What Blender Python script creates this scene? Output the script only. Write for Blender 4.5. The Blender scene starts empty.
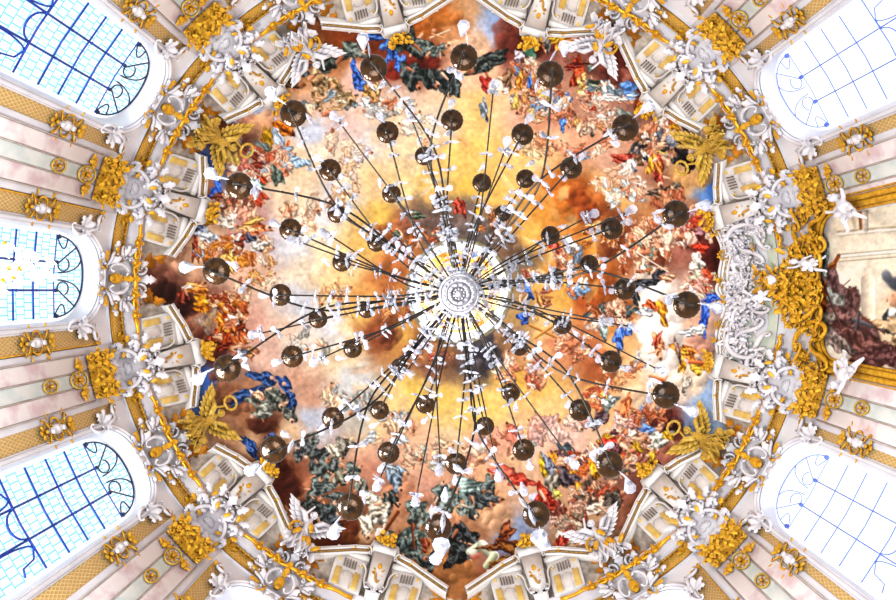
import bpy, bmesh, math, random
import numpy as np
from mathutils import Vector, Matrix
PI = math.pi
RAD = math.radians
F = 640.0            # focal length in pixels (896 wide frame)
CX, CY = 459.0, 291.0
ZC = 1.6             # eye height of the photographer

# ------------------------------------------------------------------ fresco painter
S = 2.0              # canvas samples per design unit
X0, Y0, CW, CH = 130, -40, 660, 664
NW, NH = int(CW*S), int(CH*S)
RNG = np.random.RandomState(7)

def hexc(h):
    h = h.lstrip('#')
    return np.array([int(h[i:i+2], 16)/255.0 for i in (0, 2, 4)], np.float32)

def vnoise(h, w, cell, rng):
    gh, gw = int(h/cell)+3, int(w/cell)+3
    g = rng.rand(gh, gw).astype(np.float32)
    y = np.arange(h)/cell; x = np.arange(w)/cell
    yi = y.astype(int); xi = x.astype(int)
    fy = y-yi; fx = x-xi
    fy = (fy*fy*(3-2*fy))[:, None]; fx = (fx*fx*(3-2*fx))[None, :]
    a = g[yi][:, xi]; b = g[yi][:, xi+1]; c = g[yi+1][:, xi]; d = g[yi+1][:, xi+1]
    return (a*(1-fx)+b*fx)*(1-fy)+(c*(1-fx)+d*fx)*fy

def fbm(h, w, cell, rng, oct=4):
    o = np.zeros((h, w), np.float32); a = 0.5; t = 0
    for i in range(oct):
        o += a*vnoise(h, w, max(cell/(2**i), 1.0), rng); t += a; a *= 0.55
    return o/t

class Canvas:
    def __init__(s, x0, y0, w, h, sc, seed=3):
        s.x0, s.y0, s.sc = x0, y0, sc
        s.w, s.h = int(w*sc), int(h*sc)
        s.rng = np.random.RandomState(seed)
        s.img = np.zeros((s.h, s.w, 3), np.float32)
        s.n1 = fbm(s.h, s.w, 16*sc, s.rng, 5)
        s.n2 = fbm(s.h, s.w, 16*sc, s.rng, 5)
        s.n3 = fbm(s.h, s.w, 5*sc, s.rng, 4)
    def background(s, pts, warp=16):
        q = 6
        hh, ww = s.h//q+2, s.w//q+2
        yy, xx = np.mgrid[0:hh, 0:ww].astype(np.float32)
        px = s.x0+xx*q/s.sc; py = s.y0+yy*q/s.sc
        num = np.zeros((hh, ww, 3), np.float32); den = np.zeros((hh, ww), np.float32)
        for (x, y, c) in pts:
            d2 = (px-x)**2+(py-y)**2
            wgt = 1.0/(d2+30.0)**2
            num += wgt[..., None]*hexc(c); den += wgt
        low = num/den[..., None]
        yy, xx = np.mgrid[0:s.h, 0:s.w].astype(np.float32)
        xs = np.clip((xx+(s.n1-.5)*warp*2*s.sc)/q, 0, ww-1.01); ys = np.clip((yy+(s.n2-.5)*warp*2*s.sc)/q, 0, hh-1.01)
        xi = xs.astype(int); yi = ys.astype(int); fx = (xs-xi)[..., None]; fy = (ys-yi)[..., None]
        s.img = (low[yi, xi]*(1-fx)+low[yi, xi+1]*fx)*(1-fy)+(low[yi+1, xi]*(1-fx)+low[yi+1, xi+1]*fx)*fy
        s.img *= (1+0.14*(s.n3-.5)+0.16*(s.n1-.5))[..., None]
    def win(s, x, y, R):
        i0 = max(int((x-R-s.x0)*s.sc), 0); i1 = min(int((x+R-s.x0)*s.sc)+1, s.w)
        j0 = max(int((y-R-s.y0)*s.sc), 0); j1 = min(int((y+R-s.y0)*s.sc)+1, s.h)
        if i1 <= i0 or j1 <= j0: return None
        yy, xx = np.mgrid[j0:j1, i0:i1].astype(np.float32)
        return (slice(j0, j1), slice(i0, i1)), s.x0+xx/s.sc-x, s.y0+yy/s.sc-y
    def blend(s, sl, m, col):
        m = m[..., None]
        s.img[sl] = s.img[sl]*(1-m)+np.clip(col, 0, 1.15)*m
    def cloud(s, x, y, rx, ry, c, seed=0, a=.9, ang=0, soft=.18, edge=.30):
        r = np.random.RandomState(seed+11)
        o = s.win(x, y, max(rx, ry)*1.6)
        if o is None: return
        sl, dx, dy = o
        ca, sa = math.cos(RAD(ang)), math.sin(RAD(ang))
        p = (dx*ca+dy*sa)/rx; q = (-dx*sa+dy*ca)/ry
        th = np.arctan2(q, p); rr = np.hypot(p, q)
        b = np.ones_like(th)
        for k in (4, 6, 10):
            b += .34/k*np.abs(np.sin(k*th*.5+r.rand()*6))*1.6-.08
        b *= 0.85+0.3*s.n3[sl]
        m = np.clip((b-rr)/soft, 0, 1); m = m*m*(3-2*m)
        lit = np.clip(.5-(p*.5+q*.5)*.7, 0, 1)
        puff = s.n1[sl]
        col = hexc(c)*(0.72+0.5*lit+edge*(puff-.5)*2)[..., None]
        s.blend(sl, m*a, col)
    def bank(s, x, y, rx, ry, c, seed=0, a=.85, ang=0):
        s.cloud(x, y, rx, ry, c, seed, a, ang, soft=.3)
        r = np.random.RandomState(seed+77); ca, sa = math.cos(RAD(ang)), math.sin(RAD(ang))
        for i in range(7):
            t = r.rand()*6.28; d = .35+.55*r.rand()
            u, v = rx*d*math.cos(t), ry*d*math.sin(t); q = min(rx, ry)*(.35+.35*r.rand())
            o = s.win(x+u*ca-v*sa, y+u*sa+v*ca, q*1.3)
            if o is None: continue
            sl, dx, dy = o
            rr = np.hypot(dx, dy)/q*(1+.25*(s.n3[sl]-.5))
            m = np.clip((1-rr)/.22, 0, 1)*(.35+.3*r.rand())
            lit = np.clip(.5-(dx*.6+dy*.55)/q*.6, 0, 1)**1.2
            s.blend(sl, m, hexc(c)[None, None]*(.62+.75*lit)[..., None]+.05*lit[..., None])
    def drape(s, x, y, L, W, ang, c, seed=0, folds=4, con=.55, a=1.0):
        r = np.random.RandomState(seed+101)
        L = L*1.3; W = W*1.4
        o = s.win(x, y, max(L, W)*.85)
        if o is None: return
        sl, dx, dy = o
        ca, sa = math.cos(RAD(ang)), math.sin(RAD(ang))
        p = (dx*ca+dy*sa)/(L/2); q = (-dx*sa+dy*ca)/(W/2)
        p = p+0.28*(s.n3[sl]-.5)+.25*q*q*(r.rand()-.5); q = q+0.34*(s.n3[sl]-.5)+(r.rand()-.5)*.5*p*p
        th = np.arctan2(q, p); rr = np.hypot(p, q)
        b = .84+.17*np.sin(3*th+r.rand()*6)+.12*np.sin(5*th+r.rand()*6)+.04*np.sin(9*th+r.rand()*6)
        m = np.clip((b-rr)/.10, 0, 1)
        ph = r.rand()*6
        f = np.sin(folds*1.5*(q+.55*np.sin(p*2.1+ph)+.6*(s.n3[sl]-.5)*2)+ph)
        f2 = np.sin(folds*2.7*(q*.8-.5*p+.6*np.cos(p*3+ph))+ph*2)
        lit = -(dx*.35+dy*.75)/max(L, W)*1.1
        v = 1+con*(.55*f+.3*f2+lit)
        col = hexc(c)[None, None]*v[..., None]
        hi = np.clip(f-.45, 0, 1)[..., None]*con*.7
        col = col*(1-hi)+hi*np.array([.97, .95, .92])
        dk = np.clip(1-(b-rr)/.22, 0, 1)[..., None]*.35
        col = col*(1-dk)
        s.blend(sl, m*a, col)
    def blob(s, x, y, rx, ry, c, ang=0, a=1.0, shade=.35):
        o = s.win(x, y, max(rx, ry)*1.4+1)
        if o is None: return
        sl, dx, dy = o
        ca, sa = math.cos(RAD(ang)), math.sin(RAD(ang))
        p = (dx*ca+dy*sa)/rx; q = (-dx*sa+dy*ca)/ry
        m = np.clip((1-np.hypot(p, q))/.35, 0, 1)
        col = hexc(c)*(1+shade*(-(dx*.5+dy*.8)/max(rx, ry)))[..., None]
        s.blend(sl, m*a, col)
    def line(s, x0, y0, x1, y1, w, c, a=1.0, w1=None):
        mx, my = (x0+x1)/2, (y0+y1)/2
        L = math.hypot(x1-x0, y1-y0)+1e-6
        o = s.win(mx, my, L/2+w*2+1)
        if o is None: return
        sl, dx, dy = o
        ux, uy = (x1-x0)/L, (y1-y0)/L
        t = np.clip((dx*ux+dy*uy)/L+.5, 0, 1)
        d = np.hypot(dx-(t-.5)*L*ux, dy-(t-.5)*L*uy)
        ww = w+((w1 if w1 is not None else w)-w)*t
        m = np.clip((ww-d)/.7+.5, 0, 1)
        sh = 1+.35*np.clip(-(dx*(-uy)+dy*ux)/(w+1e-3), -1, 1)*(1 if ux >= 0 else -1)
        s.blend(sl, m*a, hexc(c)*sh[..., None])
    FL = ('#dcac8c', '#d09674', '#e4bca0', '#c48060', '#b87858')
    def person(s, x, y, L, ang, c, seed=0, W=None, c2=None, head=True, con=.55):
        r = np.random.RandomState(seed+51)
        W = W or L*.55
        ca, sa = math.cos(RAD(ang)), math.sin(RAD(ang))
        fl = s.FL[r.randint(len(s.FL))]
        k = L/20.0
        for i in range(2):
            t = (r.rand()-.3)*L*.35; a2 = ang+(-1)**i*(40+r.rand()*70)
            bx, by = x+ca*t, y+sa*t; ln = L*(.28+.2*r.rand())
            ex, ey = bx+math.cos(RAD(a2))*ln, by+math.sin(RAD(a2))*ln
            s.line(bx, by, ex, ey, 1.25*k, fl, w1=.6*k)
        s.drape(x, y, L, W, ang, c, seed, con=con)
        if c2:
            s.drape(x-ca*L*.18, y-sa*L*.18, L*.62, W*.7, ang+r.randint(-40, 40), c2, seed+5, con=con)
        if head:
            hx, hy = x+ca*L*.5, y+sa*L*.5
            s.blob(hx, hy, 2.3*k+.5, 2.0*k+.5, fl, ang)
            s.blob(hx+ca*1.3*k, hy+sa*1.3*k-.5, 1.7*k, 1.3*k, ['#5c3a28', '#8a6240', '#d8c8b0', '#3c2c24'][r.randint(4)], ang, a=.85)
        if r.rand() < .6:
            s.line(x-ca*L*.35, y-sa*L*.35, x-ca*L*.35+(r.rand()-.5)*L*.5, y-sa*L*.35+r.rand()*L*.35, 1.3*k, fl, w1=.8*k)
    def crowd(s, cx, cy, rx, ry, n, pal, size=15, seed=0, con=.4, ang=0):
        n = int(n*.95); size *= 1.2; con *= .82
        r = np.random.RandomState(seed+999)
        ca, sa = math.cos(RAD(ang)), math.sin(RAD(ang))
        for i in range(n):
            t = r.rand()*2*PI; d = math.sqrt(r.rand())
            u, v = d*rx*math.cos(t), d*ry*math.sin(t)
            x, y = cx+u*ca-v*sa, cy+u*sa+v*ca
            sz = size*(.65+.7*r.rand())
            c = pal[r.randint(len(pal))]; c2 = pal[r.randint(len(pal))] if r.rand() < .5 else None
            if r.rand() < .62:
                s.person(x, y, sz, r.randint(360), c, seed=r.randint(9999), c2=c2, con=con)
            elif r.rand() < .5:
                s.drape(x, y, sz*.9, sz*.4, r.randint(360), c, seed=r.randint(9999), con=con)
            else:
                a2 = r.rand()*6.28; ln = sz*.45; fl = s.FL[r.randint(5)]
                s.drape(x, y, sz*.75, sz*.38, math.degrees(a2), fl, seed=r.randint(9999), folds=2, con=.4)
                s.line(x, y, x+ln*math.cos(a2+.5), y+ln*math.sin(a2+.5), 1.4, fl, w1=.7)
                s.blob(x-.4*sz*math.cos(a2), y-.4*sz*math.sin(a2), 1.9, 1.7, fl)
    def finish(s, amt=.10):
        g = np.random.RandomState(5)
        n = fbm(s.h, s.w, 3*s.sc, g, 3)
        s.img *= (1+amt*2*(n-.5))[..., None]
        s.img = .58+(s.img-.60)*1.22
        g_ = s.img.mean(2, keepdims=True); s.img = np.clip(g_+(s.img-g_)*.84, 0, 1)**1.18*.955
        s.img = np.clip(s.img, 0.01, 1)
    def sample(s, x, y):
        xs = np.clip((x-s.x0)*s.sc, 0, s.w-1.01); ys = np.clip((y-s.y0)*s.sc, 0, s.h-1.01)
        xi = xs.astype(int); yi = ys.astype(int); fx = (xs-xi)[..., None]; fy = (ys-yi)[..., None]
        I = s.img
        return (I[yi, xi]*(1-fx)+I[yi, xi+1]*fx)*(1-fy)+(I[yi+1, xi]*(1-fx)+I[yi+1, xi+1]*fx)*fy

BG = """330,60,c58a5a 300,75,d9a06a 345,40,a85c34 380,40,8f4a2c 420,22,c77b3c 440,15,d98b45 470,12,e0b48a 455,30,d9a070 490,35,b9c3dc 495,15,a9c0e6 480,45,e8c2a0 500,28,8fb2e6
505,50,8a4238 520,25,7c3a30 515,10,9a5a40 545,25,7a3028 560,25,95503f 580,40,d9a59a 600,50,a86a58 615,60,8c4a3e 620,65,7c3c34 640,75,9a6658 650,85,dcb49c 665,95,7d4436 672,105,a06850 690,125,e2c4ae 650,105,5e2420 640,120,a77868 590,100,c79a80 560,115,c58f78 430,60,7a3a2c 400,70,a2452f 440,80,f0cdb0 490,60,f0c8a4 470,75,efc0a0 360,85,e8c4b8 330,100,e2b795 400,100,d8bfae
305,110,d9b094 260,105,a9c3e8 243,112,8fb5ea 215,125,8a5a48 260,125,d5a07a 240,140,8d5c4e 205,165,4d72b8 205,200,c09074 190,230,b98668 182,215,c59474 175,255,caa084 165,280,8a5a4c 165,300,5d3a34 190,300,7a4c44 185,262,d9b090 200,245,e6c8a0 210,330,8a5044 200,320,b9846a 215,345,7d4a3e 205,380,4d77c4 205,400,5580cc 225,400,a06c50 240,395,b98a68 245,425,b5825e 265,420,7a4c38 225,425,d2a584 250,440,dbb896 265,350,dcb8a8 255,330,d8a898 285,330,dcc0ac 300,340,d9ccc0 300,380,caa088 310,400,cfa288 310,420,b8bccc 320,415,c4c8d4 290,430,e0bf9c 240,275,e0b8a0 262,270,d8b49c 265,245,c8c0c8 250,225,c49a94
300,200,e8d0b0 320,215,d8d4d4 290,250,d0cfd4 300,270,e2d2bc 320,235,ead6b0 330,150,e6d2bc 315,130,c8cede 345,130,dcc0b8 350,170,ecd8b0 370,180,e8c898 340,190,cfd0dc 360,150,d6d2d2 300,165,e8caa8 300,300,cfcfd6 330,290,ecd0a0 350,270,e8c490 330,330,d8d6d8 330,360,e6ccac 350,380,cfcfd0 345,345,e8d0a8
400,120,e8cfae 420,140,e8cfa8 440,120,e0cdb8 460,110,e6c890 480,110,ecc47c 455,160,ecc878 470,190,e8c060 430,190,e8c070 400,190,ead29c 500,190,eabf6c 520,160,eec480 540,150,f0c890 480,150,eec676 380,215,e6c068 400,230,b4713f 395,240,c07c48 410,220,a06e58 425,215,7d6a60 440,225,8a7268 465,215,8d7a74 450,235,857870 480,235,7d706c 500,230,c89a60 510,250,96745c 520,260,8c7c68 505,270,9a8468 515,285,a08a6c 515,300,b89c70 515,320,c09c68 510,335,a88a70 490,345,5c5660 480,365,4c4850 495,360,54505a 460,360,8a6d5c 445,355,a07850 430,365,9c705c 420,345,b07c50 400,330,e0b060 385,320,a86840 378,335,9c5c3c 395,300,c88c50 385,280,c07848 400,265,c88850 370,290,d8a060 365,310,e8c070 370,245,e4bc70
530,230,eabc64 545,210,e0a04c 560,190,c87830 580,195,b0602c 590,215,b46c34 570,215,d88c3c 600,190,eac080 620,200,e8b878 600,240,e8a850 560,240,dc9a50 545,290,e8b868 540,310,eac080 560,270,e0a050 600,280,c06c34 590,300,b86030 620,300,cc8444 610,320,d89c58 560,300,e8b460 545,330,eac48c 540,350,dca878 560,340,d8906c 590,345,c47c54 600,370,b06840 620,350,e2b47c 630,370,e8c090 510,350,d09868 510,380,e8b85c 540,390,ecc070 500,400,efcc80 550,410,ecc88c 480,410,efcb74 440,400,eac870 455,420,e8c880 420,390,e8c468 400,400,e2c48c 380,430,e4c498 425,440,e4b898 450,440,dcc09c 410,460,e6bfa0 390,450,cfa490 360,420,c8c0b4
650,270,f0dccb 655,300,f4e6dc 680,300,f0d8c8 670,330,f2e8e4 690,340,e8c4ac 700,320,e0b498 710,350,dca898 720,345,5f94dc 722,370,86b4ea 705,400,a8c8f0 690,430,8cb4e8 700,440,a4c8f0 680,460,7fa8e4 670,390,f0dcc8 640,400,eccaa4 690,385,eed8c0 660,360,f2e4da 620,410,e8b888 600,400,ecbc7c 650,405,5e8ac8 655,430,7a4438 670,420,8a5044 680,440,b07a64 665,460,b07868 650,470,9a6458 640,490,8e5c50 650,500,8e5a50 630,510,9c6450 615,520,b8805c 600,530,e0b890 585,545,e0bc94 570,560,b08850 600,545,c08c58 640,455,8c5c50
700,180,e8b880 680,185,e4b070 705,195,7aa8e8 710,185,4a84dc 712,195,4a84dc 690,215,c88858 715,230,9a5848 700,240,7c3c34 715,260,6c302c 680,250,b87c6c 640,240,8c4a30 660,260,8c4c38 640,260,a86440 620,250,b46c38 620,220,8c5030 650,215,c89060 660,180,a87860 640,190,d4b09c 625,175,d0a080 610,160,d8ac94 700,160,f0d8c4 690,140,ecd4c4 640,140,d09c80 660,140,d8a890 610,130,d8b8a8 590,140,e0a888 560,140,e8b898 540,120,dca080 520,110,e0b098 500,110,ecc89c
285,480,6c3a2c 295,490,7c4434 310,480,c88868 290,510,d0a078 310,520,c48c60 330,525,7c4428 345,540,743e28 365,535,c09470 385,540,d8a888 400,545,c89060 350,515,7c4c34 400,490,c89878 380,470,c89078 395,480,b07860 430,485,d4a490 440,470,d8a888 480,470,e0b08c 490,500,dcac84 490,520,d8a47c 515,530,a0b0d0 512,545,8098cc 460,510,c08868 470,535,b48464 440,560,c08858 460,575,c88c58 420,575,cc945c 500,570,a8705c 540,565,8c5a4c 520,580,8c5c48 510,460,e0b890 520,480,e0b898 540,450,e0bca8 570,440,e8c4b4 560,460,d8a07c 600,440,e0bca0 520,430,ecc494 500,440,e0a890 480,445,d4a8a0 400,580,c88c60 272,470,c8905c 268,455,6a402c"""

def paint_fresco():
    cv = Canvas(X0, Y0, CW, CH, S, 3)
    pts = []
    for tok in BG.split():
        x, y, c = tok.split(','); pts.append((float(x), float(y), c))
    cv.background(pts, 11)
    C = cv.cloud; P = cv.person; D = cv.drape; K = cv.crowd; B = cv.blob; L = cv.line
    # big clouds
    for i, a in enumerate([(520,42,24,20,'8a4a40'),(505,30,16,14,'90503f'),(545,30,25,12,'84403a'),(595,62,34,14,'a06a5c',35),(640,82,30,12,'a87062',30),
        (655,92,26,10,'e2bca6',40),(590,42,22,10,'e4bcae',20),(440,20,30,9,'d88c48'),(410,26,20,8,'b4662f'),(465,45,22,8,'ecc4a4'),(372,38,26,10,'9a5230'),(400,72,30,9,'963e2c'),(425,62,20,9,'86382a'),
        (247,128,16,14,'c08c72'),(228,137,24,14,'946250'),(265,122,16,12,'e0aa84'),(205,195,12,26,'c49074',20),(186,225,12,24,'bc8a6c',15),(180,255,16,22,'cca084'),(168,285,16,22,'9c6a5a'),(165,302,17,17,'5a3832'),(188,306,18,14,'6a3e38'),(200,328,18,12,'bc866a',50),(215,348,14,20,'7e4a40',40),(228,395,20,16,'a87456'),(250,400,22,12,'c0906c'),(262,425,18,10,'80503a'),(285,488,18,24,'74402f'),(305,500,12,20,'c88c68'),(335,528,30,14,'7c4628',35),(300,515,24,9,'d4a478',40),(380,545,34,10,'d8aa86',15),(405,500,24,16,'c48c6c'),(470,508,26,14,'d8a880'),(495,520,22,12,'dcb08c'),(440,572,50,13,'c68c58'),(510,575,40,14,'8c5a48'),(540,562,26,16,'8a564a'),
        (600,530,30,14,'e6c09c',-30),(580,548,26,10,'dcb48c',-25),(630,515,26,13,'a46c56',-45),(650,490,26,12,'945e52',-55),(672,455,30,10,'b47e68',-60),(668,425,18,14,'80483e'),(655,310,26,30,'f6eae2'),(665,345,24,22,'f2e6de'),(700,345,16,14,'dca690'),(690,375,20,12,'eed8c2'),(645,395,24,12,'eccaa8'),(652,268,18,14,'efdccc'),(702,240,22,18,'7c3c34'),(715,262,14,16,'70342e'),(695,178,22,12,'e6b47a'),(700,150,12,20,'efd6c6'),(590,205,24,20,'b86830'),(565,200,16,13,'ce7e34'),(620,240,28,14,'90502e'),(600,285,22,18,'c0702f'),(625,310,14,14,'c87c3c'),(605,362,20,16,'b46c44'),(400,238,22,16,'b87440'),(412,222,18,10,'a27058'),(447,222,30,9,'867068'),(478,228,22,12,'80726e'),(505,245,16,14,'947660'),(508,340,16,12,'a8805c'),(484,355,20,14,'54505a'),(468,365,18,10,'6a6064'),(440,362,24,10,'9c7058'),(384,322,12,16,'a0643f'),(395,262,16,14,'c8804c'),(388,340,12,12,'985c40'),(425,355,20,10,'a8764c')]):
        cv.bank(a[0], a[1], a[2], a[3], a[4], seed=i, ang=a[5] if len(a) > 5 else 0, a=.7)
    for i, (x, y, rx, ry, c, an) in enumerate([(512,38,15,12,'8c4c40',0),(528,50,14,10,'6c302a',0),(545,44,16,9,'7c3c34',20),(575,62,18,9,'a8705f',30),(612,72,18,10,'8a4c40',35),(640,84,14,8,'7c3f36',40),(662,96,12,10,'70382e',55),(676,112,9,12,'a06a54',0),(590,112,24,8,'c4947c',5),(625,120,20,8,'c08e78',10),
        (196,215,9,16,'b08068',15),(178,250,10,14,'c89c80',0),(163,292,13,14,'4e302c',0),(186,305,13,11,'5e3834',0),(205,335,10,14,'84503f',40),(222,372,12,12,'8a5444',0),(238,402,14,9,'a06e52',10),(258,425,14,9,'6c4032',20),(280,470,12,16,'683828',0),(290,492,12,14,'5c3024',20),(322,522,18,9,'6c3c24',35),(345,538,16,8,'84502f',20),
        (640,505,16,10,'84503f',-45),(655,485,16,9,'945e50',-55),(668,455,12,12,'a86e5c',0),(675,432,11,12,'884a40',0),(560,568,20,9,'74443a',0),(500,572,22,9,'9c6448',0),(430,30,18,7,'c07438',5),(412,66,18,7,'6e2c20',0),(360,42,18,7,'8c4a2c',10),(700,228,12,10,'74362e',0),(712,256,8,12,'602a26',0),(628,238,14,10,'7c4426',0),(655,258,12,9,'84462a',0),(576,198,13,10,'a85624',0),(592,212,12,10,'9c5024',0),(606,288,12,10,'ac6028',0),(380,232,11,9,'a06638',0),(405,228,11,8,'946048',0),(440,226,16,7,'746058',0),(486,352,12,9,'48464e',0),(388,334,9,10,'8a4f38',0)]):
        cv.bank(x, y, rx, ry, c, seed=500+i, a=.75, ang=an)
    # pale inner heaven wisps
    r = np.random.RandomState(77)
    for i in range(46):
        th = r.rand()*6.28; d = 95+r.rand()*75
        x, y = CX-12+d*math.cos(th), CY+d*math.sin(th)
        warm = (x > 440)
        c = ['ecd4b4', 'dcc8c0', 'd4d4dc', 'e8c8a0', 'e0b898'][r.randint(5)] if not warm else ['f0cc88', 'ecc07c', 'e8b478', 'f0d8a8'][r.randint(4)]
        C(x, y, 8+r.rand()*14, 4+r.rand()*7, c, seed=300+i, ang=r.randint(180), a=.5, soft=.5)
    FLE = ['e8b898', 'd89c78', 'f0d0b8', 'c8805c']
    warmp = FLE+['b8704c', 'ece0d4', 'cc9458', 'd8b868', 'a85c48', '8a6448', 'd4ccc8', '8494ac', 'c8b4a4']
    # pale distant figures, around the middle ring
    K(390, 110, 26, 14, 10, ['d8d0c8', 'c8c4c0', 'b8b8b8', 'e4d4c0'], 15, 1, con=.35)
    K(350, 150, 22, 18, 9, ['e0c8b0', 'd4ccd4', 'c8b09c', 'e8d8c4'], 14, 2, con=.3)
    K(300, 215, 20, 22, 9, ['e8c8a8', 'd8c8b8', 'e4b898', 'c8b4a0'], 14, 3, con=.3)
    K(270, 250, 16, 16, 8, ['d8b090', 'c8a080', 'd8c8c0', 'd8a878'], 12, 4, con=.4)
    K(300, 345, 28, 14, 9, ['d8ccc0', 'd0b8a8', 'c8c4bc', 'a8a49c'], 14, 5, con=.35)
    K(345, 400, 24, 14, 9, ['c8c4bc', 'a8a8a4', 'd8c0a4', 'c8a488'], 15, 6, con=.4)
    K(390, 430, 26, 16, 12, ['b8bcc0', '8c9ca8', 'd8b494', 'c8a088', 'a8a8a8'], 15, 7, con=.45)
    K(430, 455, 24, 14, 9, ['d8b898', 'c8a890', 'b8b4a8', 'e0c0a0'], 14, 8, con=.4)
    K(575, 270, 22, 30, 16, FLE+['d8703c', 'e8a848', 'c8b8b0', '7c8ca0'], 13, 9, con=.45)
    K(520, 370, 26, 18, 18, FLE+['c86850', 'e8c8b8', 'd88860', 'd8c0c0'], 13, 10, con=.45)
    K(575, 345, 24, 16, 14, FLE+['c87058', 'e0a888', 'd8c8c0'], 13, 11, con=.45)
    K(560, 432, 36, 12, 12, ['e8c8b8', 'd8b4a8', 'e0a898', 'c8a49c', 'b0b0a8'], 18, 12, con=.35)
    K(500, 440, 22, 10, 8, ['d88870', 'c87060', 'e0a088'], 16, 13, con=.4)
    K(500, 225, 22, 9, 8, ['b07040', 'c88040', '8a5c40', 'd8a040'], 11, 14, con=.5)
    K(415, 235, 18, 8, 6, ['a85c38', 'c87c48', '607060', 'b84c3c'], 10, 15, con=.5)
    K(400, 300, 16, 30, 10, ['c07c50', 'd89c60', 'b06848'], 10, 16, con=.4)
    K(345, 290, 26, 30, 10, ['e0b888', 'd8a878', 'e8d0b0', 'c8a890'], 13, 160, con=.3); K(335, 185, 30, 22, 10, ['e4cca8', 'd8c4b8', 'd8b898'], 14, 161, con=.3)
    K(420, 130, 24, 12, 8, ['dcd0c0', 'e0c8a8', 'c8bcb0'], 13, 162, con=.3); K(535, 145, 26, 14, 12, ['e0b888', 'e8c8a0', 'd89870', 'c8b090'], 12, 163, con=.35)
    K(600, 235, 18, 16, 8, ['c07838', 'd89850', 'e8c080', 'b86438'], 12, 164); K(535, 290, 14, 34, 9, ['d8a060', 'e0b070', 'c88850', 'a8604c'], 10, 165)
    K(620, 375, 18, 16, 9, ['e0a878', 'd88c5c', 'e8c8a8', 'c87850'], 12, 166); K(430, 240, 34, 10, 9, ['b07048', '8c6c58', 'c88850', 'a85c40'], 10, 167); K(430, 358, 30, 10, 9, ['b07858', '8c6858', 'b85848'], 10, 168)
    K(245, 300, 16, 20, 8, ['d8b8a0', 'c89878', 'e8c8b0'], 13, 169, con=.35); K(470, 460, 40, 10, 10, ['d8a888', 'c89878', 'e0b8a0', 'a89890'], 14, 170, con=.4)
    K(590, 150, 26, 12, 12, ['e8b898', 'd89878', 'f0d8c0', 'c87858', '9cb0c8'], 11, 171); K(640, 225, 20, 10, 8, ['e0b090', 'c88860', 'f0d0b8'], 11, 172)
    # top: dark robed flyers and the blue mantle
    D(372, 36, 30, 9, 8, '3f6cbc', 21); D(392, 50, 12, 26, 12, '4472c4', 22); D(399, 62, 10, 16, 20, '4a7ad0', 23); D(388, 42, 20, 9, -50, '5080d0', 24)
    D(356, 74, 9, 28, -14, '3c68b8', 25); D(366, 87, 20, 8, 10, '4472c4', 26)
    P(330, 58, 34, 175, '46504e', 31, 18, '5c6864'); P(352, 50, 26, 10, '76827e', 32, 14); D(324, 66, 20, 14, 25, '56625e', 33); P(313, 52, 20, 170, '3e4644', 30, 8)
    P(408, 42, 36, 35, '4e5a56', 34, 22, '6c7874'); P(425, 48, 30, 15, '5e6a66', 35, 14); D(402, 36, 22, 14, 60, '404a48', 36); P(437, 50, 22, -20, '707c78', 37, 10)
    P(412, 76, 26, 60, '4c5654', 38, 20, '626c6a'); P(428, 78, 24, 40, '3e4646', 39, 16); P(445, 82, 26, 70, '3a4244', 40, 16); D(455, 88, 18, 12, 100, '4c5656', 41)
    P(486, 64, 34, 155, '444c4a', 42, 15, '5a6462'); D(496, 58, 24, 10, -30, '4a5250', 43)
    L(430, 38, 450, 30, .8, 'e8d0b8'); L(432, 34, 443, 38, 1.0, 'd8a070'); B(434, 31, 3, 3, 'd0a080')
    # tan robed group, upper left
    P(286, 82, 32, 10, '7c6448', 50, 13, '94785a'); D(302, 70, 14, 12, 30, '78889c', 51); D(304, 66, 12, 8, -20, '64748c', 511)
    P(322, 82, 30, 30, 'c8ac88', 52, 18, 'b08c64'); P(336, 92, 28, 60, 'dcc4a0', 53, 18, 'b08c5c'); P(318, 100, 20, 80, '947850', 54, 10); D(350, 103, 12, 14, 20, '98a8ac', 55)
    P(348, 100, 20, 130, 'a88c64', 56, 10); P(373, 90, 24, 100, 'c89c60', 57, 16, 'd8b480'); D(367, 103, 16, 9, 20, 'dcd8d4', 58)
    K(330, 105, 30, 10, 10, ['c8a880', 'a08868', 'd8c8b0', '8c98a0'], 12, 17)
    # top right crowd
    D(530, 52, 12, 12, 0, '6ca48c', 61, folds=2, con=.3); D(519, 56, 9, 11, 10, 'd0c4d8', 62); P(543, 40, 24, 70, 'a4603c', 63, 12, 'c88c60'); D(548, 42, 6, 20, 5, '7c7c78', 64); D(561, 43, 20, 14, 40, 'e8a020', 65); D(556, 38, 14, 8, -20, 'f0b830', 66)
    K(535, 85, 32, 24, 46, warmp+['f0e8e0', 'c87c4c'], 13, 18); 
    D(577, 72, 11, 30, 8, 'b84c24', 67, con=.5); D(583, 84, 10, 18, -10, 'f0c078', 68); D(574, 66, 22, 6, -10, '8a3424', 69); D(584, 94, 12, 8, 10, 'f4dc78', 70)
    P(596, 86, 24, 200, '5c6a5c', 71, 10, '8c9488'); D(604, 90, 16, 9, -30, '4c564c', 72); D(591, 68, 8, 6, 0, '80988c', 73)
    K(605, 95, 26, 9, 14, ['d8dcdc', 'c8b8b0', 'b8503c', 'f0e8e0', 'd89878', '8090a0'], 12, 19)
    D(629, 88, 15, 13, 10, '6494d8', 74, con=.35); D(630, 97, 22, 6, -15, 'a4c0e8', 741); D(567, 100, 9, 12, 20, '78a0e0', 75); D(612, 98, 30, 6, 5, 'e8e4e0', 751)
    D(486, 84, 12, 14, 0, 'b43c34', 76, con=.3); B(496, 86, 9, 8, 'f6efe0', shade=.1); D(508, 78, 8, 18, 0, '8c6c50', 77); D(520, 80, 7, 18, 10, 'd89038', 78)
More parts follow.
